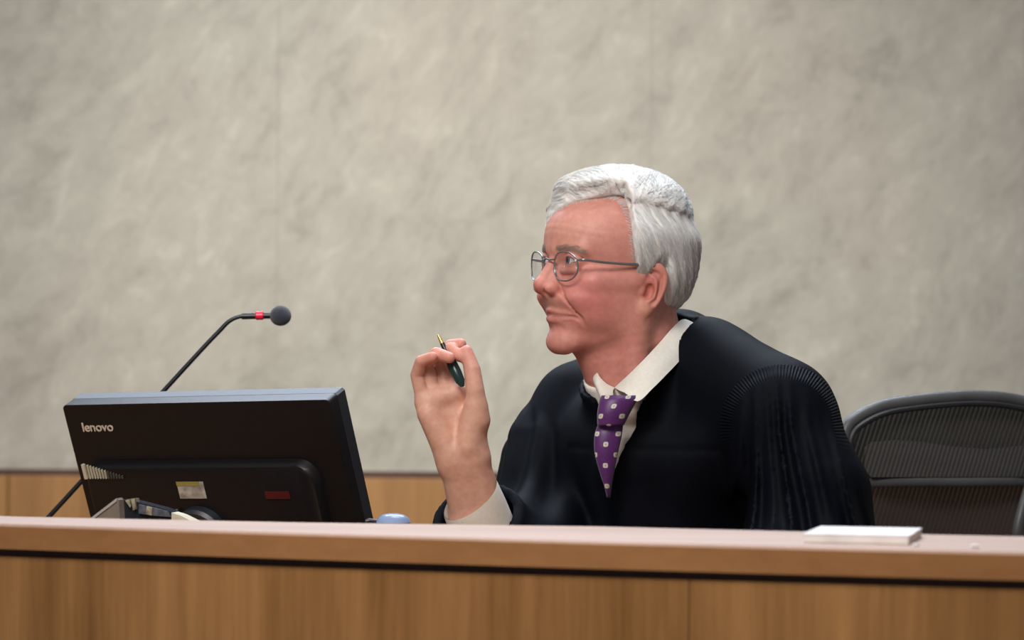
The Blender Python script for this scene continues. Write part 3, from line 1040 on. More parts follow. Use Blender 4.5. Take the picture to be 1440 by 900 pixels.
# ------------------------------------------------------------------ hair
HL_A = np.array([-180, -125, -115, -108, -98, -86, -78, -72, -66, -50, -24, -8, 10, 44, 59, 66, 71, 78, 87, 97, 106, 112, 120, 135, 180])
HL_Z = np.array([-44, -40, -20, 28, 28, 6, 20, 60, 82, 82, 73, 90, 103, 115, 115, 96, 58, 14, 4, 27, 30, 4, -30, -40, -44])


def hairline(q):
    a = np.degrees(np.arctan2(q[:, 1], q[:, 0] + 5 + 0 * q[:, 2]))
    return np.interp(a, HL_A, HL_Z)


PART = [(40, 56, 110), (34, 58, 108), (5, 66, 104), (-30, 66, 101), (-62, 54, 97), (-76, 44, 96)]


def part_z(q):            # signed: above the parting > 0
    zp = 107 + .10 * (q[:, 0] - 33) - 45 * sstep(38, 64, q[:, 0])
    return q[:, 2] - zp


def hair_q(q):
    c = cranium(q)
    z = q[:, 2]; y = q[:, 1]; x = q[:, 0]
    top = sstep(70, 125, z)
    wy = sstep(-5, 35, y)
    above = wy * sstep(-1, 9, part_z(q)) + (1 - wy) * sstep(50, 100, z)
    above = above * (1 - sstep(-45, -85, x)) 
    zt = sstep(85, 135, z)
    t = 8.5 + 2 * sstep(40, 80, z) * (1 - zt) + 4.0 * above + 15 * zt
    t = t - 6 * sstep(45, 90, x) * (1 - sstep(105, 140, z))

    t = t - 3.0 * sstep(-35, -85, x) * sstep(-25, 30, z) * (1 - .5 * sstep(90, 120, z))
    hl = z - hairline(q)
    t = t * (.30 + .70 * sstep(-2, 24, hl))
    # side volume below the parting, over the ear
    t = t + 3.0 * np.exp(-((z - 72) / 20) ** 2) * sstep(20, 60, y)
    t = t - 3.5 * sstep(0, -35, z)
    d = c - t
    # groomed waves: long shallow locks
    s = np.where(part_z(q) > 0, x * .6 + z * .5, z * .35 - x * .9)
    d = d + .7 * np.sin(s * .42 + 2.2 * np.sin(y * .05 + z * .03)) * (1 - .5 * above)
    d = d + .5 * np.sin((x * .8 - z * .6) * .9 + 1.5 * np.sin(z * .08))
    h = hairline(q)
    d = smax(d, (h - z) * .62, 6)
    d = smax(d, -2.0 - c, 1.5)
    d = smax(d, -chain(q, PART, [6, 5.5, 4.6, 4, 3, 1.0]), 4)
    return d


def hair_outer(q):
    return np.maximum(hair_q(q), -1e9)


hair_f = lambda P: hair_q(to_h(P)) * .001
HV, HF = surface_nets(hair_f, (-.01, 3.42, 1.09), (.30, 3.76, 1.37), HRES * 1.1)


def flow(q):
    """combing direction in head space"""
    x, y, z = q[:, 0], q[:, 1], q[:, 2]
    up = (np.where(y > -10, part_z(q) > 0, z > 92))
    # above the parting: away from it, across the crown and forward-down to the right, sweeping back
    ft = np.stack([np.where(x > 40, .25, -.75) + 0 * x, -1.0 - 0 * x, .55 * np.sign(y) * (np.abs(y) > 10) - .2], 1)
    # below: down and back
    fs = np.stack([-.55 - .25 * sstep(40, 90, z), 0 * y, -1.0 + 0 * z], 1)
    bk = sstep(-60, -95, x)
    fs[:, 0] += bk * .5
    f = np.where(up[:, None], ft, fs)
    nz = np.stack([np.sin(x * .13 + z * .21), np.sin(y * .17 + z * .1 + 1), np.sin(x * .11 - y * .2 + 2)], 1)
    return f + .22 * nz


def strands(seeds, nst, step, lift, r0, fsdf, flowf, jitter=.15):
    n = len(seeds)
    p = seeds.copy(); paths = [p.copy()]
    jit = rng.normal(0, jitter, (n, 3))
    lf = lift * rng.uniform(.2, 1, n)
    for i in range(nst):
        g, d = grad(fsdf, p, .6)
        g /= nrm(g)[:, None] + 1e-9
        f = flowf(p) + jit
        f -= g * (f * g).sum(1)[:, None]
        f /= nrm(f)[:, None] + 1e-9
        p = p + f * step
        g, d = grad(fsdf, p, .6)
        gl = nrm(g)[:, None] + 1e-9
        tgt = lf * (i + 1) / nst
        p = p - g / gl * np.clip(d - tgt, -2.0, 2.0)[:, None]
        paths.append(p.copy())
    A = np.stack(paths, 1)                       # n, k, 3
    k = A.shape[1]
    T = np.gradient(A, axis=1); T /= nrm(T)[..., None] + 1e-9
    ref = np.array((.31, .52, .79)); B1 = np.cross(T, ref); B1 /= nrm(B1)[..., None] + 1e-9; B2 = np.cross(T, B1)
    rad = r0 * np.linspace(1, .35, k)[None, :, None] * rng.uniform(.7, 1.2, (n, 1, 1))
    V = np.stack([A + rad * (math.cos(a) * B1 + math.sin(a) * B2) for a in (0, 2.094, 4.189)], 2)   # n,k,3,3
    V = V.reshape(-1, 3)
    idx = np.arange(n)[:, None, None] * k * 3 + np.arange(k - 1)[None, :, None] * 3
    qs = []
    for a in range(3):
        b = (a + 1) % 3
        qs.append(np.stack([idx + a, idx + b, idx + 3 + b, idx + 3 + a], -1))
    return V, np.concatenate(qs, 2).reshape(-1, 4)


HQ = to_h(HV)
cr = cranium(HQ)
ok = np.flatnonzero(cr > 4.5)
hc_mask = ok[rng.integers(0, len(ok), NSTR)]
SV, SF = strands(HQ[hc_mask] + 0.0, 7, 4.2, 1.6, .30, hair_q, flow, .16)
SV = from_h(SV)
# wisps rooted in the scalp along the hairline
nw = 1500
aw = np.radians(rng.uniform(-58, 84, nw)); zz = hairline(np.stack([np.cos(aw) * 50 - 5, np.sin(aw) * 50, 0 * aw], 1)) + rng.uniform(-5, 9, nw)
wp = np.stack([-5 + 90 * np.cos(aw), 72 * np.sin(aw), zz], 1)
for _ in range(14):
    g, d = grad(cranium, wp, .5); g[:, 2] *= .15; wp = wp - g / nrm(g)[:, None] * (d - .2)[:, None]
def wflow(q):
    side = sstep(30, 55, q[:, 1])[:, None]
    return np.array((-.45, -.75, .9)) * (1 - side) + np.array((-1.0, 0, -.35)) * side
WV, WF = strands(wp, 5, 2.6, 5.5, .16, cranium, wflow, .22)
WV = from_h(WV)
AV = np.concatenate([HV, SV, WV]); AF = np.concatenate([HF, SF + len(HV), WF + len(HV) + len(SV)])


def hair_mat():
    m = N('white hair'); v = m.coord()
    at = m.n('ShaderNodeAttribute'); at.attribute_name = 'tone'
    nz = m.ramp(m.noise(v, 160, 4, .6), [(.3, (.86, .86, .87)), (.7, (1, 1, 1))])
    m.l(m.mix(at.outputs['Color'], nz, 1.0, 'MULTIPLY'), m.b.inputs['Base Color'])
    m.set(Roughness=.5, Specular_IOR_Level=.45, Subsurface_Weight=.12, Subsurface_Scale=.004)
    m.bump(m.noise(v, 500, 3, .6), .3, .0008)
    return m.m


def hair_cols(V):
    q = to_h(V)
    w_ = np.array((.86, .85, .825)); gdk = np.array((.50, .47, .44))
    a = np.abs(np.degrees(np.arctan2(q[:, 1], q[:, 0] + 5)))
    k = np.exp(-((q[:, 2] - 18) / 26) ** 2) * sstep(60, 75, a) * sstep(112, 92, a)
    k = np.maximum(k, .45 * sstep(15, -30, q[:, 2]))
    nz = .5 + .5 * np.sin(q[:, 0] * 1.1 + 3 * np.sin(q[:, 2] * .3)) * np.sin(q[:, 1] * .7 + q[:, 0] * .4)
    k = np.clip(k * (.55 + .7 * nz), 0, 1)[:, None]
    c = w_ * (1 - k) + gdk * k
    pk = sstep(4.2, 1.2, chain(q, PART, [1] * 6)) * sstep(10, 5, cranium(q))
    c = c + (np.array((.66, .42, .34)) - c) * pk[:, None]
    return np.concatenate([c, np.ones((len(c), 1))], 1)


M_HAIR = hair_mat()
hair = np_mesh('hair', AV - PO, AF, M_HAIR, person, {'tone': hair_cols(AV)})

# eyebrows
face_q = head_q
def brow_flow_s(s): return lambda q: np.stack([-.35 + 0 * q[:, 0], s * 1.0 + 0 * q[:, 1], .30 - .012 * np.abs(q[:, 1])], 1)
for s in (1, -1):
    t = rng.uniform(0, 1, 300)
    pts = np.stack([94 - 17 * t ** 1.6, s * (12 + 38 * t), 42 + 5 * np.sin(t * 2.4) - 5.0 * t], 1) + rng.normal(0, 1, (300, 3)) * (.5, .6, 1.9)
    for _ in range(4):
        g, d = grad(face_q, pts, .5); pts = pts - g / np.maximum(nrm(g), .4)[:, None] * d[:, None]
    EV, EF = strands(pts, 4, 1.9, 1.4, .14, face_q, brow_flow_s(s), .25)
    np_mesh('eyebrow', from_h(EV) - PO, EF, plain('eyebrow grey brown', (.42, .31, .25), .6) if s == 1 else bpy.data.materials['eyebrow grey brown'], person)

# ------------------------------------------------------------------ robe
def robe_arm_near(P):
    d = chain(P, [NEARSH, NEARARM, NEARELB], [.066, .075, .086])
    d = smin(d, chain(P, [NEARELB, np.array((.31, 3.34, .82))], [.082, .070]), .03)
    return d


def robe_arm_far(P):
    d = chain(P, [FARSH, FARMID, FARELB], [.056, .062, .080])
    d = smin(d, seg(P, FARELB, H(712, 790, 55), .078, .070), .05)
    return d


CPL = [U(985, 446, 3.645), U(864, 549, 3.52), U(838, 530, 3.58)]
cpn = np.cross(CPL[1] - CPL[0], CPL[2] - CPL[0]); cpn /= np.linalg.norm(cpn); cpn = cpn if cpn[2] > 0 else -cpn


def robe_solid(P):
    d = torso_f(P, .012)
    d = smin(d, seg(P, U(990, 522, 3.60), NEARSH, .060, .065), .03)
    d = smin(d, seg(P, U(1000, 530, 3.60), U(1000, 640, 3.56), .052, .070), .04)
    d = smin(d, robe_arm_near(P), .022)
    d = smin(d, robe_arm_far(P), .022)
    d = smin(d, np.maximum(neck_f(P) - .0115, (P - CPL[0]) @ cpn + .010), .012)
    # skirt over the lap
    for s in (-1, 1):
        off = np.array((.8, -.6, 0)) * .095 * s
        hip = HIP + off + np.array((0, 0, -.03)); kn = hip + np.array((-.27, -.30, -.02)); sh = np.array((kn[0], kn[1], .30))
        d = smin(d, chain(P, [hip, kn, sh], [.11, .085, .085]), .05)
    return d


def armco(P, a, b):
    ax = (b - a) / np.linalg.norm(b - a)
    e1 = np.cross(ax, (0, 0, 1.0)); e1 /= np.linalg.norm(e1); e2 = np.cross(ax, e1)
    v = P - a; return v @ ax, np.arctan2(v @ e2, v @ e1)


HIT = {}
def hit(px, py):
    p = raymarch(robe_solid, px, py)
    return p
AC = U(1100, 602, 3.45)
AE1 = np.array((.99, -.12, 0)); AR = .074


def sleeve_co(P):
    """s: metres inside the sleeve from the armhole seam; a, b: across and up"""
    a = (P - AC) @ AE1; b = P[:, 2] - AC[2]
    t = np.clip((a * .10 - b * 1.0) / .29, 0, 1)
    dd_ = np.hypot(a - .03 * t, b + .29 * t)
    s = AR + .045 * t - dd_
    return s, a, b, t


# far armhole
FA = FARSH + np.array((0.0, 0, 0)); fn = np.array((-.45, .12, -.88)); fn /= np.linalg.norm(fn); FP = FARSH + fn * .018


def folds(P):
    """fabric displacement, metres outwards"""
    s, a_, b_, t_ = sleeve_co(P)
    dn = robe_arm_near(P)
    wn_ = sstep(.035, .01, dn) * sstep(-.001, .006, s) * sstep(3.66, 3.60, P[:, 1])
    kap = (a_ - .03 * t_) / (AR + .045 * t_)
    amp = .0008 + .0075 * sstep(.004, .10, s + .5 * np.clip(-b_, 0, .2))
    k = kap * 12.0 + .9 * np.sin(kap * 4 + 1) + 1.1 * np.sin(b_ * 14 + kap * 3)
    w1 = (1 - np.abs(np.sin(k * .5 * 1.9))) * 1.9 - .8
    d = wn_ * (amp * w1 * (.75 + .35 * np.sin(k * .63 + 1)) + .0042 * sstep(0, .014, s))
    d += wn_ * .0012 * np.sin(kap * 34 + 2 * np.sin(b_ * 22)) * sstep(.0, .03, s) * sstep(.06, -.05, b_)
    L, ph = armco(P, NEARSH, NEARELB)
    d += sstep(3.54, 3.60, P[:, 1]) * sstep(.02, 0, dn) * .003 * np.sin(8 * ph)
    # far sleeve
    sf = (P - FP) @ fn
    Lf, pf_ = armco(P, FARSH, FARELB)
    wf = sstep(.03, .0, robe_arm_far(P)) * sstep(-.002, .02, sf)
    d += wf * (.0045 * np.sin(9 * pf_ + 2 * np.sin(sf * 14)) + .001)
    # body: long shallow vertical folds fanning from the yoke
    lx = P[:, 0] * .8 - P[:, 1] * .6
    wb = (1 - np.clip(wn_, 0, 1)) * (1 - np.clip(wf, 0, 1)) * sstep(1.02, .90, P[:, 2])
    d += wb * .0035 * np.sin(lx * 95 + 3 * np.sin(P[:, 2] * 7 + 1) + 1.5 * np.sin(lx * 31))
    # yoke seam, a fine horizontal tuck across the chest
    zs = YK + .10 * (lx - LX0) * 0
    d -= (1 - np.clip(wn_, 0, 1)) * .0014 * np.exp(-((P[:, 2] - zs) / .0036) ** 2) * (np.abs(lx - LX0) < .115)
    return d


hc0 = hit(900, 632); YK = hc0[2]; LX0 = hc0[0] * .8 - hc0[1] * .6
# V opening: polygon in the torso's own frontal plane (l, z), taken from points on the chest
TF = np.array((-.6, -.8, 0)); TL = np.array((.8, -.6, 0))
edge_px = [(975, 452), (957, 468), (938, 492), (922, 520), (908, 552), (893, 588), (878, 625), (866, 656), (857, 684), (847, 668), (839, 640), (836, 600), (837, 565), (836, 540), (832, 524), (822, 506)]
edge = [hit(*p) for p in edge_px]
poly = np.array([(e @ TL, e[2]) for e in edge if e is not None])
poly = np.concatenate([poly, [(poly[-1, 0] - .005, 1.25), (poly[0, 0] + .0, 1.25)]])


def poly_sd(x, y, poly):
    d = np.full(x.shape, 1e9); inside = np.zeros(x.shape, bool)
    n = len(poly)
    for i in range(n):
        a = poly[i]; b = poly[(i + 1) % n]
        ex, ey = b - a; wx = x - a[0]; wy = y - a[1]
        t = np.clip((wx * ex + wy * ey) / (ex * ex + ey * ey + 1e-12), 0, 1)
        d = np.minimum(d, (wx - ex * t) ** 2 + (wy - ey * t) ** 2)
        c = ((a[1] > y) != (b[1] > y)) & (x < (b[0] - a[0]) * (y - a[1]) / (b[1] - a[1] + 1e-12) + a[0])
        inside ^= c
    d = np.sqrt(d); return np.where(inside, -d, d)


def shirt_f(P): return np.maximum(smin(torso_f(P, .0035), neck_f(P) - .0028, .008), (P - CPL[0]) @ cpn + .002)


FWD0 = np.array((.19, 3.62, 0))


def robe_f(P):
    d = robe_solid(P)
    if FOLD: d = d - folds(P)
    vs = poly_sd(P @ TL, P[:, 2], poly)
    front = -((P - FWD0) @ TF) + .0                       # positive behind the neck axis
    wedge = smax(vs, front, .02)
    d2 = smax(d, -wedge, .0035)
    nk = seg(P, from_h((-15, 2, 20)), NECK_B + np.array((0, 0, .085)), .064, .0625)
    d2 = smax(d2, -nk, .004)
    # hollow: keep only cloth outside the shirt, and the sleeve mouths open
    d2 = np.maximum(d2, -(shirt_f(P) - .0006) - np.maximum(0, vs - .012) * 1.5 - np.maximum(0, front))
    mouth = SLV - (P - H(664, 722, 15)) @ SLA
    tube_ = seg(P, H(650, 690, 0), H(715, 812, 105), .050, .074)
    loc = seg(P, H(650, 690, 0), H(700, 780, 80), .085, .085)
    d2 = smin(np.maximum(d2, mouth - np.maximum(0, loc) * 4), smax(tube_, mouth, .003), .008)
    d2 = smax(d2, -seg(P, H(645, 680, -8), H(712, 806, 100), .0455, .0455), .002)
    return d2


SLA = (H(708, 830, 125) - H(660, 700, 8)); SLA /= np.linalg.norm(SLA); SLV = 0.016
FOLD = True
RV, RF = surface_nets(robe_f, (-.13, 3.15, .28), (.62, 3.98, 1.19), RRES, newton=1, margin=9)
ss_, sa_, sb_, st_ = sleeve_co(RV)
rob_at = np.stack([ss_ * 100, np.arctan2(sa_, sb_) * AR * 100, sstep(.035, .0, robe_arm_near(RV)) * sstep(-.03, .01, sb_) * sstep(3.6, 3.55, RV[:, 1])], 1)


def robe_mat():
    m = N('black robe cloth')
    m.set(Roughness=.6, Specular_IOR_Level=.05, Sheen_Weight=.0, Sheen_Roughness=.4)
    m.b.inputs['Sheen Tint'].default_value = (.55, .7, 1, 1)
    v = m.coord()
    m.l(m.ramp(m.noise(v, 9, 3), [(.3, (.0022, .0030, .0052)), (.7, (.0034, .0046, .0080))]), m.b.inputs['Base Color'])
    at = m.n('ShaderNodeAttribute'); at.attribute_name = 'seam'
    sp = m.n('ShaderNodeSeparateXYZ'); m.l(at.outputs['Vector'], sp.inputs[0])
    # fluted gathers: narrow cords in the first centimetre of the sleeve head
    msk = m.ramp(m.math('MULTIPLY', m.math('ADD', sp.outputs[0], .35), .35), [(0, (0, 0, 0)), (.06, (1, 1, 1)), (.52, (1, 1, 1)), (.62, (0, 0, 0))])
    wv = m.math('SINE', m.math('MULTIPLY', sp.outputs[1], 15.5))
    h1 = m.math('MULTIPLY', m.math('MULTIPLY', wv, msk), sp.outputs[2])
    tw = m.noise(v, 1400, 2)
    h = m.math('ADD', m.math('MULTIPLY', h1, .32), m.math('MULTIPLY', tw, .10))
    m.bump(h, 1.0, .0020)
    return m.m


M_ROBE = robe_mat()
robe = np_mesh('robe', RV - PO, RF, M_ROBE, person, {'seam': rob_at})
print('robe verts', len(RV), 'body', len(VV), 'hair', len(AV))

# shirt front
M_SHIRT = plain('white cotton shirt', (.80, .775, .70), .75, bump=.25, bscale=1600, var=.04, Subsurface_Weight=.05, Subsurface_Scale=.003)
FOLD = False
shf = lambda P: smax(shirt_f(P), -(shirt_f(P) + .006), .001)
cx0 = hit(865, 600)
SVv, SFf = surface_nets(shirt_f, (cx0[0] - .12, cx0[1] - .12, .78), (cx0[0] + .20, cx0[1] + .22, 1.09), .0035, newton=1)
np_mesh('shirt_front', SVv - PO, SFf, M_SHIRT, person)

# collar: a folded band round the neck
def neck_hit(px, py, back=0.0):
    p = raymarch(lambda P: neck_f(P) - .0035, px, py); return p
CT = [U(990, 468, 3.655), U(975, 455, 3.64), U(962, 449, 3.605), neck_hit(948, 460), neck_hit(930, 480), neck_hit(912, 499), neck_hit(893, 518), neck_hit(876, 534), neck_hit(864, 545)]
for i, p in enumerate(CT):
    if p is None: print('collar miss', i); CT[i] = (CT[i - 1] + np.array((-.012, -.01, -.012)))
CB = [U(1000, 478, 3.66), U(995, 466, 3.625), U(990, 468, 3.585), U(972, 486, 3.555), U(955, 508, 3.530), U(937, 527, 3.508), U(918, 546, 3.492), U(897, 564, 3.480), U(878, 552, 3.484)]
CTf = [CT[-1] + np.array((.0, .0, -.0)), neck_hit(855, 541), neck_hit(847, 535), neck_hit(840, 526)]
for i, p in enumerate(CTf):
    if p is None: print('collarf miss', i); CTf[i] = U((864, 855, 847, 840)[i], (545, 541, 535, 526)[i], 3.53 + .02 * i)
CTf += [CTf[-1] + np.array((.0, .035, .012)), U(880, 472, 3.67), U(940, 466, 3.68), U(990, 468, 3.655)]
CBf = [U(862, 555, 3.488), U(851, 566, 3.502), U(841, 552, 3.53), U(835, 538, 3.565), U(834, 520, 3.64), U(880, 484, 3.70), U(945, 474, 3.70), U(1000, 478, 3.66)]


def ribbon(T, B, th=.0016, nseg=7, bow=.004):
    T = catmull(T, nseg); B = catmull(B, nseg)
    c = np.mean([NECK_A, NECK_B], 0)
    G1 = []; 
    for t, b in zip(T, B):
        row = []
        out = (t + b) / 2 - c; out[2] = 0; out /= np.linalg.norm(out)
        for s in np.linspace(0, 1, 7):
            row.append(t + (b - t) * s + out * bow * math.sin(s * math.pi))
        G1.append((row, out))
    outer = np.array([r for r, _ in G1])
    inner = np.array([[p - o * th for p in r] for r, o in G1])
    m = MB(); a, b_ = outer.shape[:2]
    loop = np.concatenate([outer, inner[:, ::-1]], 1)          # closed section
    k = loop.shape[1]
    fs = [(i * k + j, i * k + (j + 1) % k, (i + 1) * k + (j + 1) % k, (i + 1) * k + j) for i in range(a - 1) for j in range(k)]
    fs += [tuple(range(k)), tuple((a - 1) * k + j for j in range(k))]
    return m.add(loop.reshape(-1, 3) - PO, fs)


cm = ribbon(CT, CB)
cm.build('shirt_collar', M_SHIRT, person, ang=60)
ribbon(CTf, CBf).build('shirt_collar', M_SHIRT, person, ang=60)

# cuff of the raised sleeve
ca = H(661, 700, 12); cb2 = H(690, 775, 48); ax = (cb2 - ca); Lc_ = np.linalg.norm(ax); ax /= Lc_
e1 = np.cross(ax, (0, 1, 0)); e1 /= np.linalg.norm(e1); e2 = np.cross(ax, e1)
G = []
for s, r in ((0, .0372), (.03, .0378), (.3, .039), (.7, .041), (1, .043), (1, .040), (.5, .038), (.03, .0362), (0, .0364)):
    row = []
    for k in range(41):
        a = 2 * math.pi * k / 40
        wob = 1 + .015 * math.sin(3 * a + 5 * s)
        row.append(ca + ax * (s * Lc_ + (1 - s) * (.017 * (e1 @ (0, 0, 0)) )) + (e1 * math.cos(a) + e2 * math.sin(a)) * r * wob - ax * (1 - s) * CUFFSLANT * math.cos(a - CUFFA) - PO)
    G.append(row)
MB().grid(G).build('shirt_cuff', M_SHIRT, person, ang=60)

# necktie
M_TIE = N('purple silk'); M_TIE.set(Roughness=.42, Specular_IOR_Level=.4, Sheen_Weight=.2)
uv = M_TIE.n('ShaderNodeAttribute'); uv.attribute_name = 'weave'
sx = M_TIE.n('ShaderNodeSeparateXYZ'); M_TIE.l(uv.outputs['Vector'], sx.inputs[0])
def cell(sock, off): return M_TIE.math('SUBTRACT', M_TIE.math('FRACT', M_TIE.math('ADD', sock, off)), .5)
def dots(ox, oy):
    a = M_TIE.math('ABSOLUTE', cell(sx.outputs[0], ox)); b = M_TIE.math('ABSOLUTE', cell(sx.outputs[1], oy))
    r = M_TIE.math('SQRT', M_TIE.math('ADD', M_TIE.math('MULTIPLY', a, a), M_TIE.math('MULTIPLY', b, b)))
    mx = M_TIE.math('MAXIMUM', a, b)
    return M_TIE.math('ADD', M_TIE.math('MULTIPLY', r, .5), M_TIE.math('MULTIPLY', mx, .5))
dd = M_TIE.math('MINIMUM', dots(0, 0), dots(.5, .5))
dm = M_TIE.ramp(dd, [(0, (.25, .2, .12)), (.05, (.62, .56, .42)), (.075, (.62, .60, .58)), (.115, (.55, .53, .54)), (.135, (0, 0, 0))])
dmask = M_TIE.ramp(dd, [(.115, (1, 1, 1)), (.130, (0, 0, 0))])
tw = M_TIE.ramp(M_TIE.noise(M_TIE.coord((900, 900, 300)), 1, 2), [(.3, (.070, .012, .105)), (.7, (.105, .022, .150))])
M_TIE.l(M_TIE.mix(tw, dm, dmask), M_TIE.b.inputs['Base Color'])


def tie_piece(name, rows, par, th=.006, nu=14, v0=0.0):
    """rows: (left px, right px, y px, depth Y at centre)"""
    G = []; W = []; acc = v0; prev = None
    rr_ = catmull([np.array(r, float) for r in rows], 6)
    for r in rr_:
        a = U(r[0], r[2] + (r[4] if len(r) > 4 else 0), r[3]); b = U(r[1], r[2] - (r[4] if len(r) > 4 else 0), r[3])
        c = (a + b) / 2
        if prev is not None: acc += np.linalg.norm(c - prev)
        prev = c
        row = []; wr = []
        half = np.linalg.norm(b - a) / 2
        for k in range(nu + 1):
            t = -1 + 2 * k / nu
            bulge = th * (1 - t * t) ** .6
            row.append(c + (b - a) / 2 * t + np.array((-.25, -.97, 0)) * bulge + np.array((0, .9, 0)) * half * .12 * t * t)
            wr.append((t * half / .026, acc / .026, 0))
        G.append(row); W.append(wr)
    G = np.array(G); W = np.array(W)
    Bk = G + np.array((.25, .97, 0)) * (.003)
    V = np.concatenate([G.reshape(-1, 3), Bk.reshape(-1, 3)]); WW = np.concatenate([W.reshape(-1, 3)] * 2)
    a, b = G.shape[:2]; n1 = a * b
    F = [(i * b + j, i * b + j + 1, (i + 1) * b + j + 1, (i + 1) * b + j) for i in range(a - 1) for j in range(b - 1)]
    F += [tuple(n1 + x for x in f[::-1]) for f in F]
    for i in range(a - 1): F += [(i * b, (i + 1) * b, n1 + (i + 1) * b, n1 + i * b), (i * b + b - 1, n1 + i * b + b - 1, n1 + (i + 1) * b + b - 1, (i + 1) * b + b - 1)]
    for j in range(b - 1): F += [(j, n1 + j, n1 + j + 1, j + 1), ((a - 1) * b + j, (a - 1) * b + j + 1, n1 + (a - 1) * b + j + 1, n1 + (a - 1) * b + j)]
    return np_mesh(name, V - PO, np.array(F), M_TIE.m, par, {'weave': WW})


tie = tie_piece('necktie', TIE_BODY, person, .006)
tie_piece('tie_knot', TIE_KNOT, tie, .011, v0=.01)

# ------------------------------------------------------------------ glasses
gl = empty('eyeglasses', from_h((100, 0, 25)))
GO = from_h((100, 0, 25))
tag(gl, "thin metal oval eyeglasses worn on the person's face", 'glasses')
M_WIRE = plain('grey titanium wire', (.30, .32, .35), .3, .85)
M_GLASS = N('clear lens'); M_GLASS.set(Roughness=.02, IOR=1.12, Transmission_Weight=1.0, Specular_IOR_Level=.5)
gt = M_GLASS.n('ShaderNodeBsdfTransparent'); gt.inputs[0].default_value = (.985, .99, .99, 1)
gg = M_GLASS.n('ShaderNodeBsdfGlossy'); gg.inputs['Roughness'].default_value = .03
gf = M_GLASS.n('ShaderNodeLayerWeight'); gf.inputs[0].default_value = .5
gm = M_GLASS.n('ShaderNodeMixShader')
M_GLASS.l(M_GLASS.math('ADD', M_GLASS.math('MULTIPLY', M_GLASS.math('POWER', gf.outputs['Facing'], 4.0), .5), .03), gm.inputs[0]); M_GLASS.l(gt.outputs[0], gm.inputs[1]); M_GLASS.l(gg.outputs[0], gm.inputs[2])
M_GLASS.l(gm.outputs[0], M_GLASS.t.nodes['Material Output'].inputs[0])


M_PAD = plain('soft silicone', (.55, .42, .36), .45, Alpha=.5)


def lens_pt(s, a, k=1.0):
    """oval lens outline, s = side, a = angle from outside"""
    cx_, cy_, cz_ = 94.5, 36.5 * s, 21.0
    u = 23.5 * k * np.sign(math.cos(a)) * abs(math.cos(a)) ** .86
    v = 18.5 * k * np.sign(math.sin(a)) * abs(math.sin(a)) ** .9
    if v > 0: v *= .93
    x = cx_ - .0055 * u * u * 1.0 - (.16 * u) + .10 * v
    return (x, cy_ + s * u, cz_ + v)


for s in (1, -1):
    rim = [from_h(lens_pt(s, a)) - GO for a in np.linspace(0, 2 * math.pi, 57)[:-1]]
    MB().tube(rim, .0009, 8, closed=True).build('rim', M_WIRE, gl)
    G = [[from_h(lens_pt(s, a, k)) - GO for a in np.linspace(0, 2 * math.pi, 41)] for k in (.01, .35, .7, .985)]
    m_ = MB().grid(G); o = m_.build('lens', M_GLASS.m, gl)
    so = o.modifiers.new('thick', 'SOLIDIFY'); so.thickness = .0012
    tp = [lens_pt(s, .42), (86.5, s * 62.5, 29), (84, s * 66, 29.5), (78, s * 68, 29.5), (60, s * 71, 29), (30, s * 74.5, 29.5), (5, s * 77.5, 31), (-6, s * 78.5, 31.5), (-16, s * 77, 27), (-25, s * 73.5, 15), (-29, s * 71, 2)]
    tw_ = catmull([from_h(p) - GO for p in tp], 6)
    tm_ = MB().tube(tw_, np.interp(np.linspace(0, 1, len(tw_)), [0, .08, .12, .5, .55, 1], [.0012, .0014, .0018, .0017, .0020, .0020]), 8, flat=1.0)
    tm_.build('temple', M_WIRE, gl)
    np_ = MB().tube([from_h(p) - GO for p in (lens_pt(s, math.pi * .93), (95, s * 12, 16), (93, s * 11, 12))], .0005, 6); np_.build('pad_arm', M_WIRE, gl)
    pd = MB(); g = [[from_h((92.5 + 1.0 * math.cos(b) * math.cos(a), s * (11.0 + 1.0 * math.cos(b) * math.sin(a)), 10 + 5 * math.sin(b))) - GO for a in np.linspace(0, 6.2832, 13)] for b in np.linspace(-1.57, 1.57, 9)]
    pd.grid(g).build('nose_pad', M_PAD, gl)
br = catmull([from_h(p) - GO for p in (lens_pt(1, math.pi * .86), (99, 6, 28), (100, 0, 29.5), (99, -6, 28), lens_pt(-1, math.pi * .86))], 8)
MB().tube(br, .0012, 8).build('bridge', M_WIRE, gl)

# ------------------------------------------------------------------ pen
pa = H(616, 470.5, 6); pb = H(651, 544, -14)
dr = pb - pa; PL = np.linalg.norm(dr)
pen = empty('pen', (pa + pb) / 2)
tag(pen, 'dark green pen with golden tip held between raised thumb and fingers', 'pen')
q_ = dr.copy(); qt = Vector(-q_).to_track_quat('Z', 'Y')
Mp = qt.to_matrix().to_4x4()
h_ = PL / 2
MB().lathe([(.0002, h_), (.0014, h_ - .001), (.0021, h_ - .006), (.0028, h_ - .0125)], 16, (0, 0, 0), Mp).build('tip', plain('golden nib', (.72, .42, .14), .3, .8), pen)
MB().lathe([(.0001, h_ - .012), (.0029, h_ - .0125), (.0030, h_ - .018), (.0034, h_ - .03), (.0034, h_ - .034)], 16, (0, 0, 0), Mp).build('grip', plain('black grip', (.012, .012, .014), .35), pen)
MB().lathe([(.0001, h_ - .034), (.0055, h_ - .035), (.0066, h_ - .042), (.0068, -h_ + .02), (.0058, -h_ + .008), (.0028, -h_ + .001), (.0001, -h_)], 20, (0, 0, 0), Mp).build('barrel', plain('dark green pen barrel', (.008, .035, .036), .25), pen)

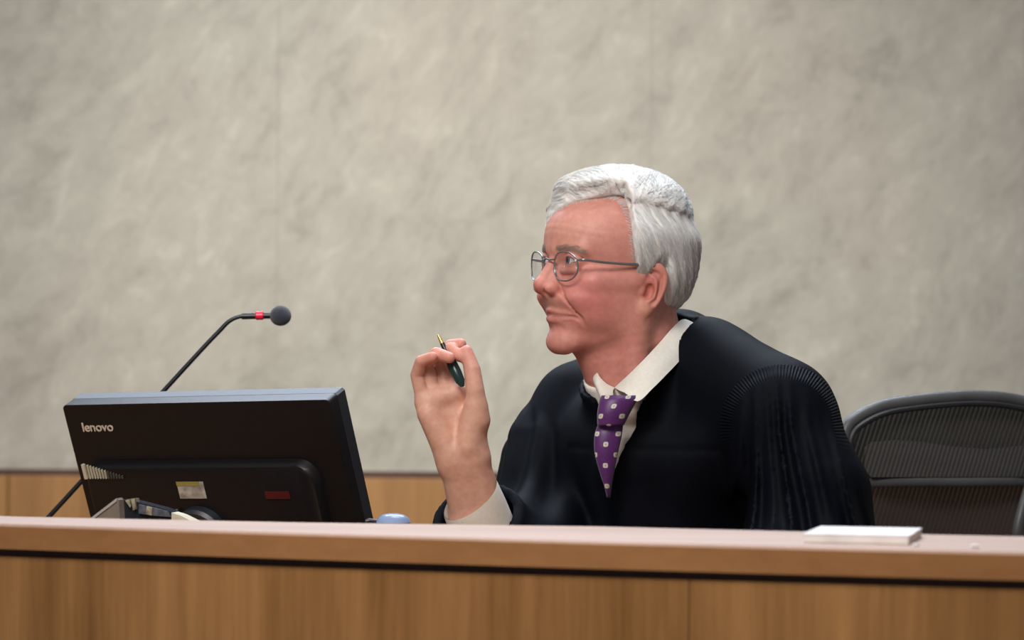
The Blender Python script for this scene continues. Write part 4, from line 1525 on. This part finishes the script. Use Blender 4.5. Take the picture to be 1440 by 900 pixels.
# ------------------------------------------------------------------ office chair
CY = 3.95
ch = empty('office_chair', (.50, 3.86, 0), (0, 0, 0))
tag(ch, 'grey mesh-back office chair behind the person', 'chair')
CO = np.array((.50, 3.86, 0))
M_FRM = plain('charcoal chair frame', (.085, .085, .086), .42)
def CP(px, py, off=0.0):
    # chair back plane: vertical-ish plane turned like the torso
    Y = CY + (px - 1330) * .00045 + off
    return U(px, py, Y) - CO
top_line = [(1186, 640), (1189, 606), (1205, 588), (1240, 572), (1290, 564), (1345, 559), (1385, 558.5), (1420, 562), (1455, 570), (1490, 590), (1506, 640), (1506, 760), (1498, 900), (1480, 1000), (1350, 1018), (1230, 1000), (1200, 900), (1188, 760)]
pts = np.array([CP(*p) for p in top_line])
lp = catmull(list(pts) + [pts[0]], 6)[:-1]
fm = MB().tube(lp, .0095, 12, closed=True, flat=1.0); fm.build('back_frame', M_FRM, ch)
lp2 = np.array([CP(p[0] + (1345 - p[0]) * .05, p[1] + (790 - p[1]) * .04, .0) for p in top_line]) + np.array((-.0, -.012, 0))
lp2 = catmull(list(lp2) + [lp2[0]], 6)[:-1]
MB().tube(lp2, .0042, 8, closed=True).build('inner_rim', plain('black inner rim', (.018, .018, .019), .5), ch)
cen = lp.mean(0)
G = [[cen + (p - cen) * k + np.array((0, .022 * (1 - k * k), 0)) for p in list(lp) + [lp[0]]] for k in np.linspace(.0005, .985, 18)]
MM = N('woven chair mesh'); MM.set(Roughness=.6)
v = MM.coord((1, 1, 1), (0, math.radians(-18), 0))
wv = MM.n('ShaderNodeTexWave', wave_type='BANDS', bands_direction='X'); wv.inputs['Scale'].default_value = 48; wv.inputs['Distortion'].default_value = .6; wv.inputs['Detail'].default_value = 1
MM.l(v, wv.inputs['Vector'])
MM.l(MM.ramp(wv.outputs['Fac'], [(.25, (.028, .0265, .025)), (.8, (.042, .0395, .037))]), MM.b.inputs['Base Color'])
MM.l(MM.ramp(wv.outputs['Fac'], [(.1, (.92, .92, .92)), (.5, (.985, .985, .985))]), MM.b.inputs['Alpha'])
mo = MB().grid(G).build('mesh_back', MM.m, ch); 
# lumbar pad behind the mesh and cross bar
PM = N('ribbed lumbar pad'); PM.set(Roughness=.6)
v = PM.coord((1, 1, 1), (0, math.radians(-18), 0))
wv = PM.n('ShaderNodeTexWave', wave_type='BANDS', bands_direction='X'); wv.inputs['Scale'].default_value = 52; wv.inputs['Distortion'].default_value = .4
PM.l(v, wv.inputs['Vector']); PM.l(PM.ramp(wv.outputs['Fac'], [(.3, (.045, .042, .040)), (.75, (.10, .095, .09))]), PM.b.inputs['Base Color'])
lpad = [(1216, 630), (1226, 622), (1260, 619), (1300, 622), (1340, 628), (1390, 632), (1440, 627), (1470, 624), (1476, 640), (1472, 668), (1440, 671), (1225, 671), (1216, 660)]
P1 = np.array([CP(p[0], p[1], -.016) for p in lpad]); P2 = P1 + np.array((0, .006, 0)); n_ = len(P1)
MB().add(np.concatenate([P1, P2]), [tuple(range(n_))[::-1], tuple(range(n_, 2 * n_))] + [(i, (i + 1) % n_, n_ + (i + 1) % n_, n_ + i) for i in range(n_)]).build('lumbar_pad', PM.m, ch, smooth=False)
MB().tube(catmull([CP(1200, 680, .0), CP(1260, 678, -.012), CP(1350, 678, -.015), CP(1440, 677, -.012), CP(1500, 678, 0)], 8), .0065, 10, flat=.5).build('cross_bar', M_FRM, ch)
MB().tube(catmull([CP(1466, 640, -.03), CP(1446, 690, -.05), CP(1432, 740, -.06), CP(1425, 800, -.05), CP(1400, 900, -.02)], 8), .0075, 10).build('back_strut', M_FRM, ch)
# seat, arms, column, five-star base (hidden by the bench)
seat = MB()
sc_ = np.array((.34, 3.76, .44)); A = math.radians(37)
Ms = Matrix.Translation(Vector(sc_ - CO)) @ Matrix.Rotation(-A, 4, 'Z')
seat.prism(rr(-.25, .25, -.23, .23, .08), -.03, .0, 2, Ms)
seat.build('seat', PM.m, ch, ang=30)
MB().tube([np.array((.46, 3.88, .43)) - CO, np.array((.55, 3.93, .47)) - CO, np.array((.585, 3.96, .62)) - CO], .018, 12).build('back_bracket', M_FRM, ch)
for s in (-1, 1):
    b0_ = Ms @ Vector((s * .27, .05, -.02)); 
    MB().tube([Ms @ Vector((s * .2, .05, -.03)), Ms @ Vector((s * .285, .05, -.02)), Ms @ Vector((s * .29, .06, .12)), Ms @ Vector((s * .29, .05, .17))], .014, 10).build('arm_post', M_FRM, ch)
    MB().box((s * .29 - .035, -.10, .165), (s * .29 + .035, .13, .19), Ms, b=.008).build('armrest', M_FRM, ch)
base_c = Ms @ Vector((0, 0, 0)); bc = np.array((base_c.x, base_c.y, 0))
MB().tube([bc + (0, 0, .10), bc + (0, 0, .41)], .026, 16).build('gas_column', M_FRM, ch)
for k in range(5):
    a = 2 * math.pi * k / 5 + .3; e = bc + np.array((math.cos(a), math.sin(a), 0)) * .29
    MB().tube([bc + (0, 0, .115), (bc + e) / 2 + (0, 0, .10), e + (0, 0, .07)], [.026, .02, .014], 10).build('base_leg', M_FRM, ch)
    MB().lathe([(.001, -.011), (.026, -.011), (.028, -.006), (.028, .006), (.026, .011), (.001, .011)], 20, (0, 0, 0), Matrix.Translation(Vector(e + (0, 0, .029))) @ Matrix.Rotation(a, 4, 'Z') @ Matrix.Rotation(math.pi / 2, 4, 'X')).build('castor', M_FRM, ch)
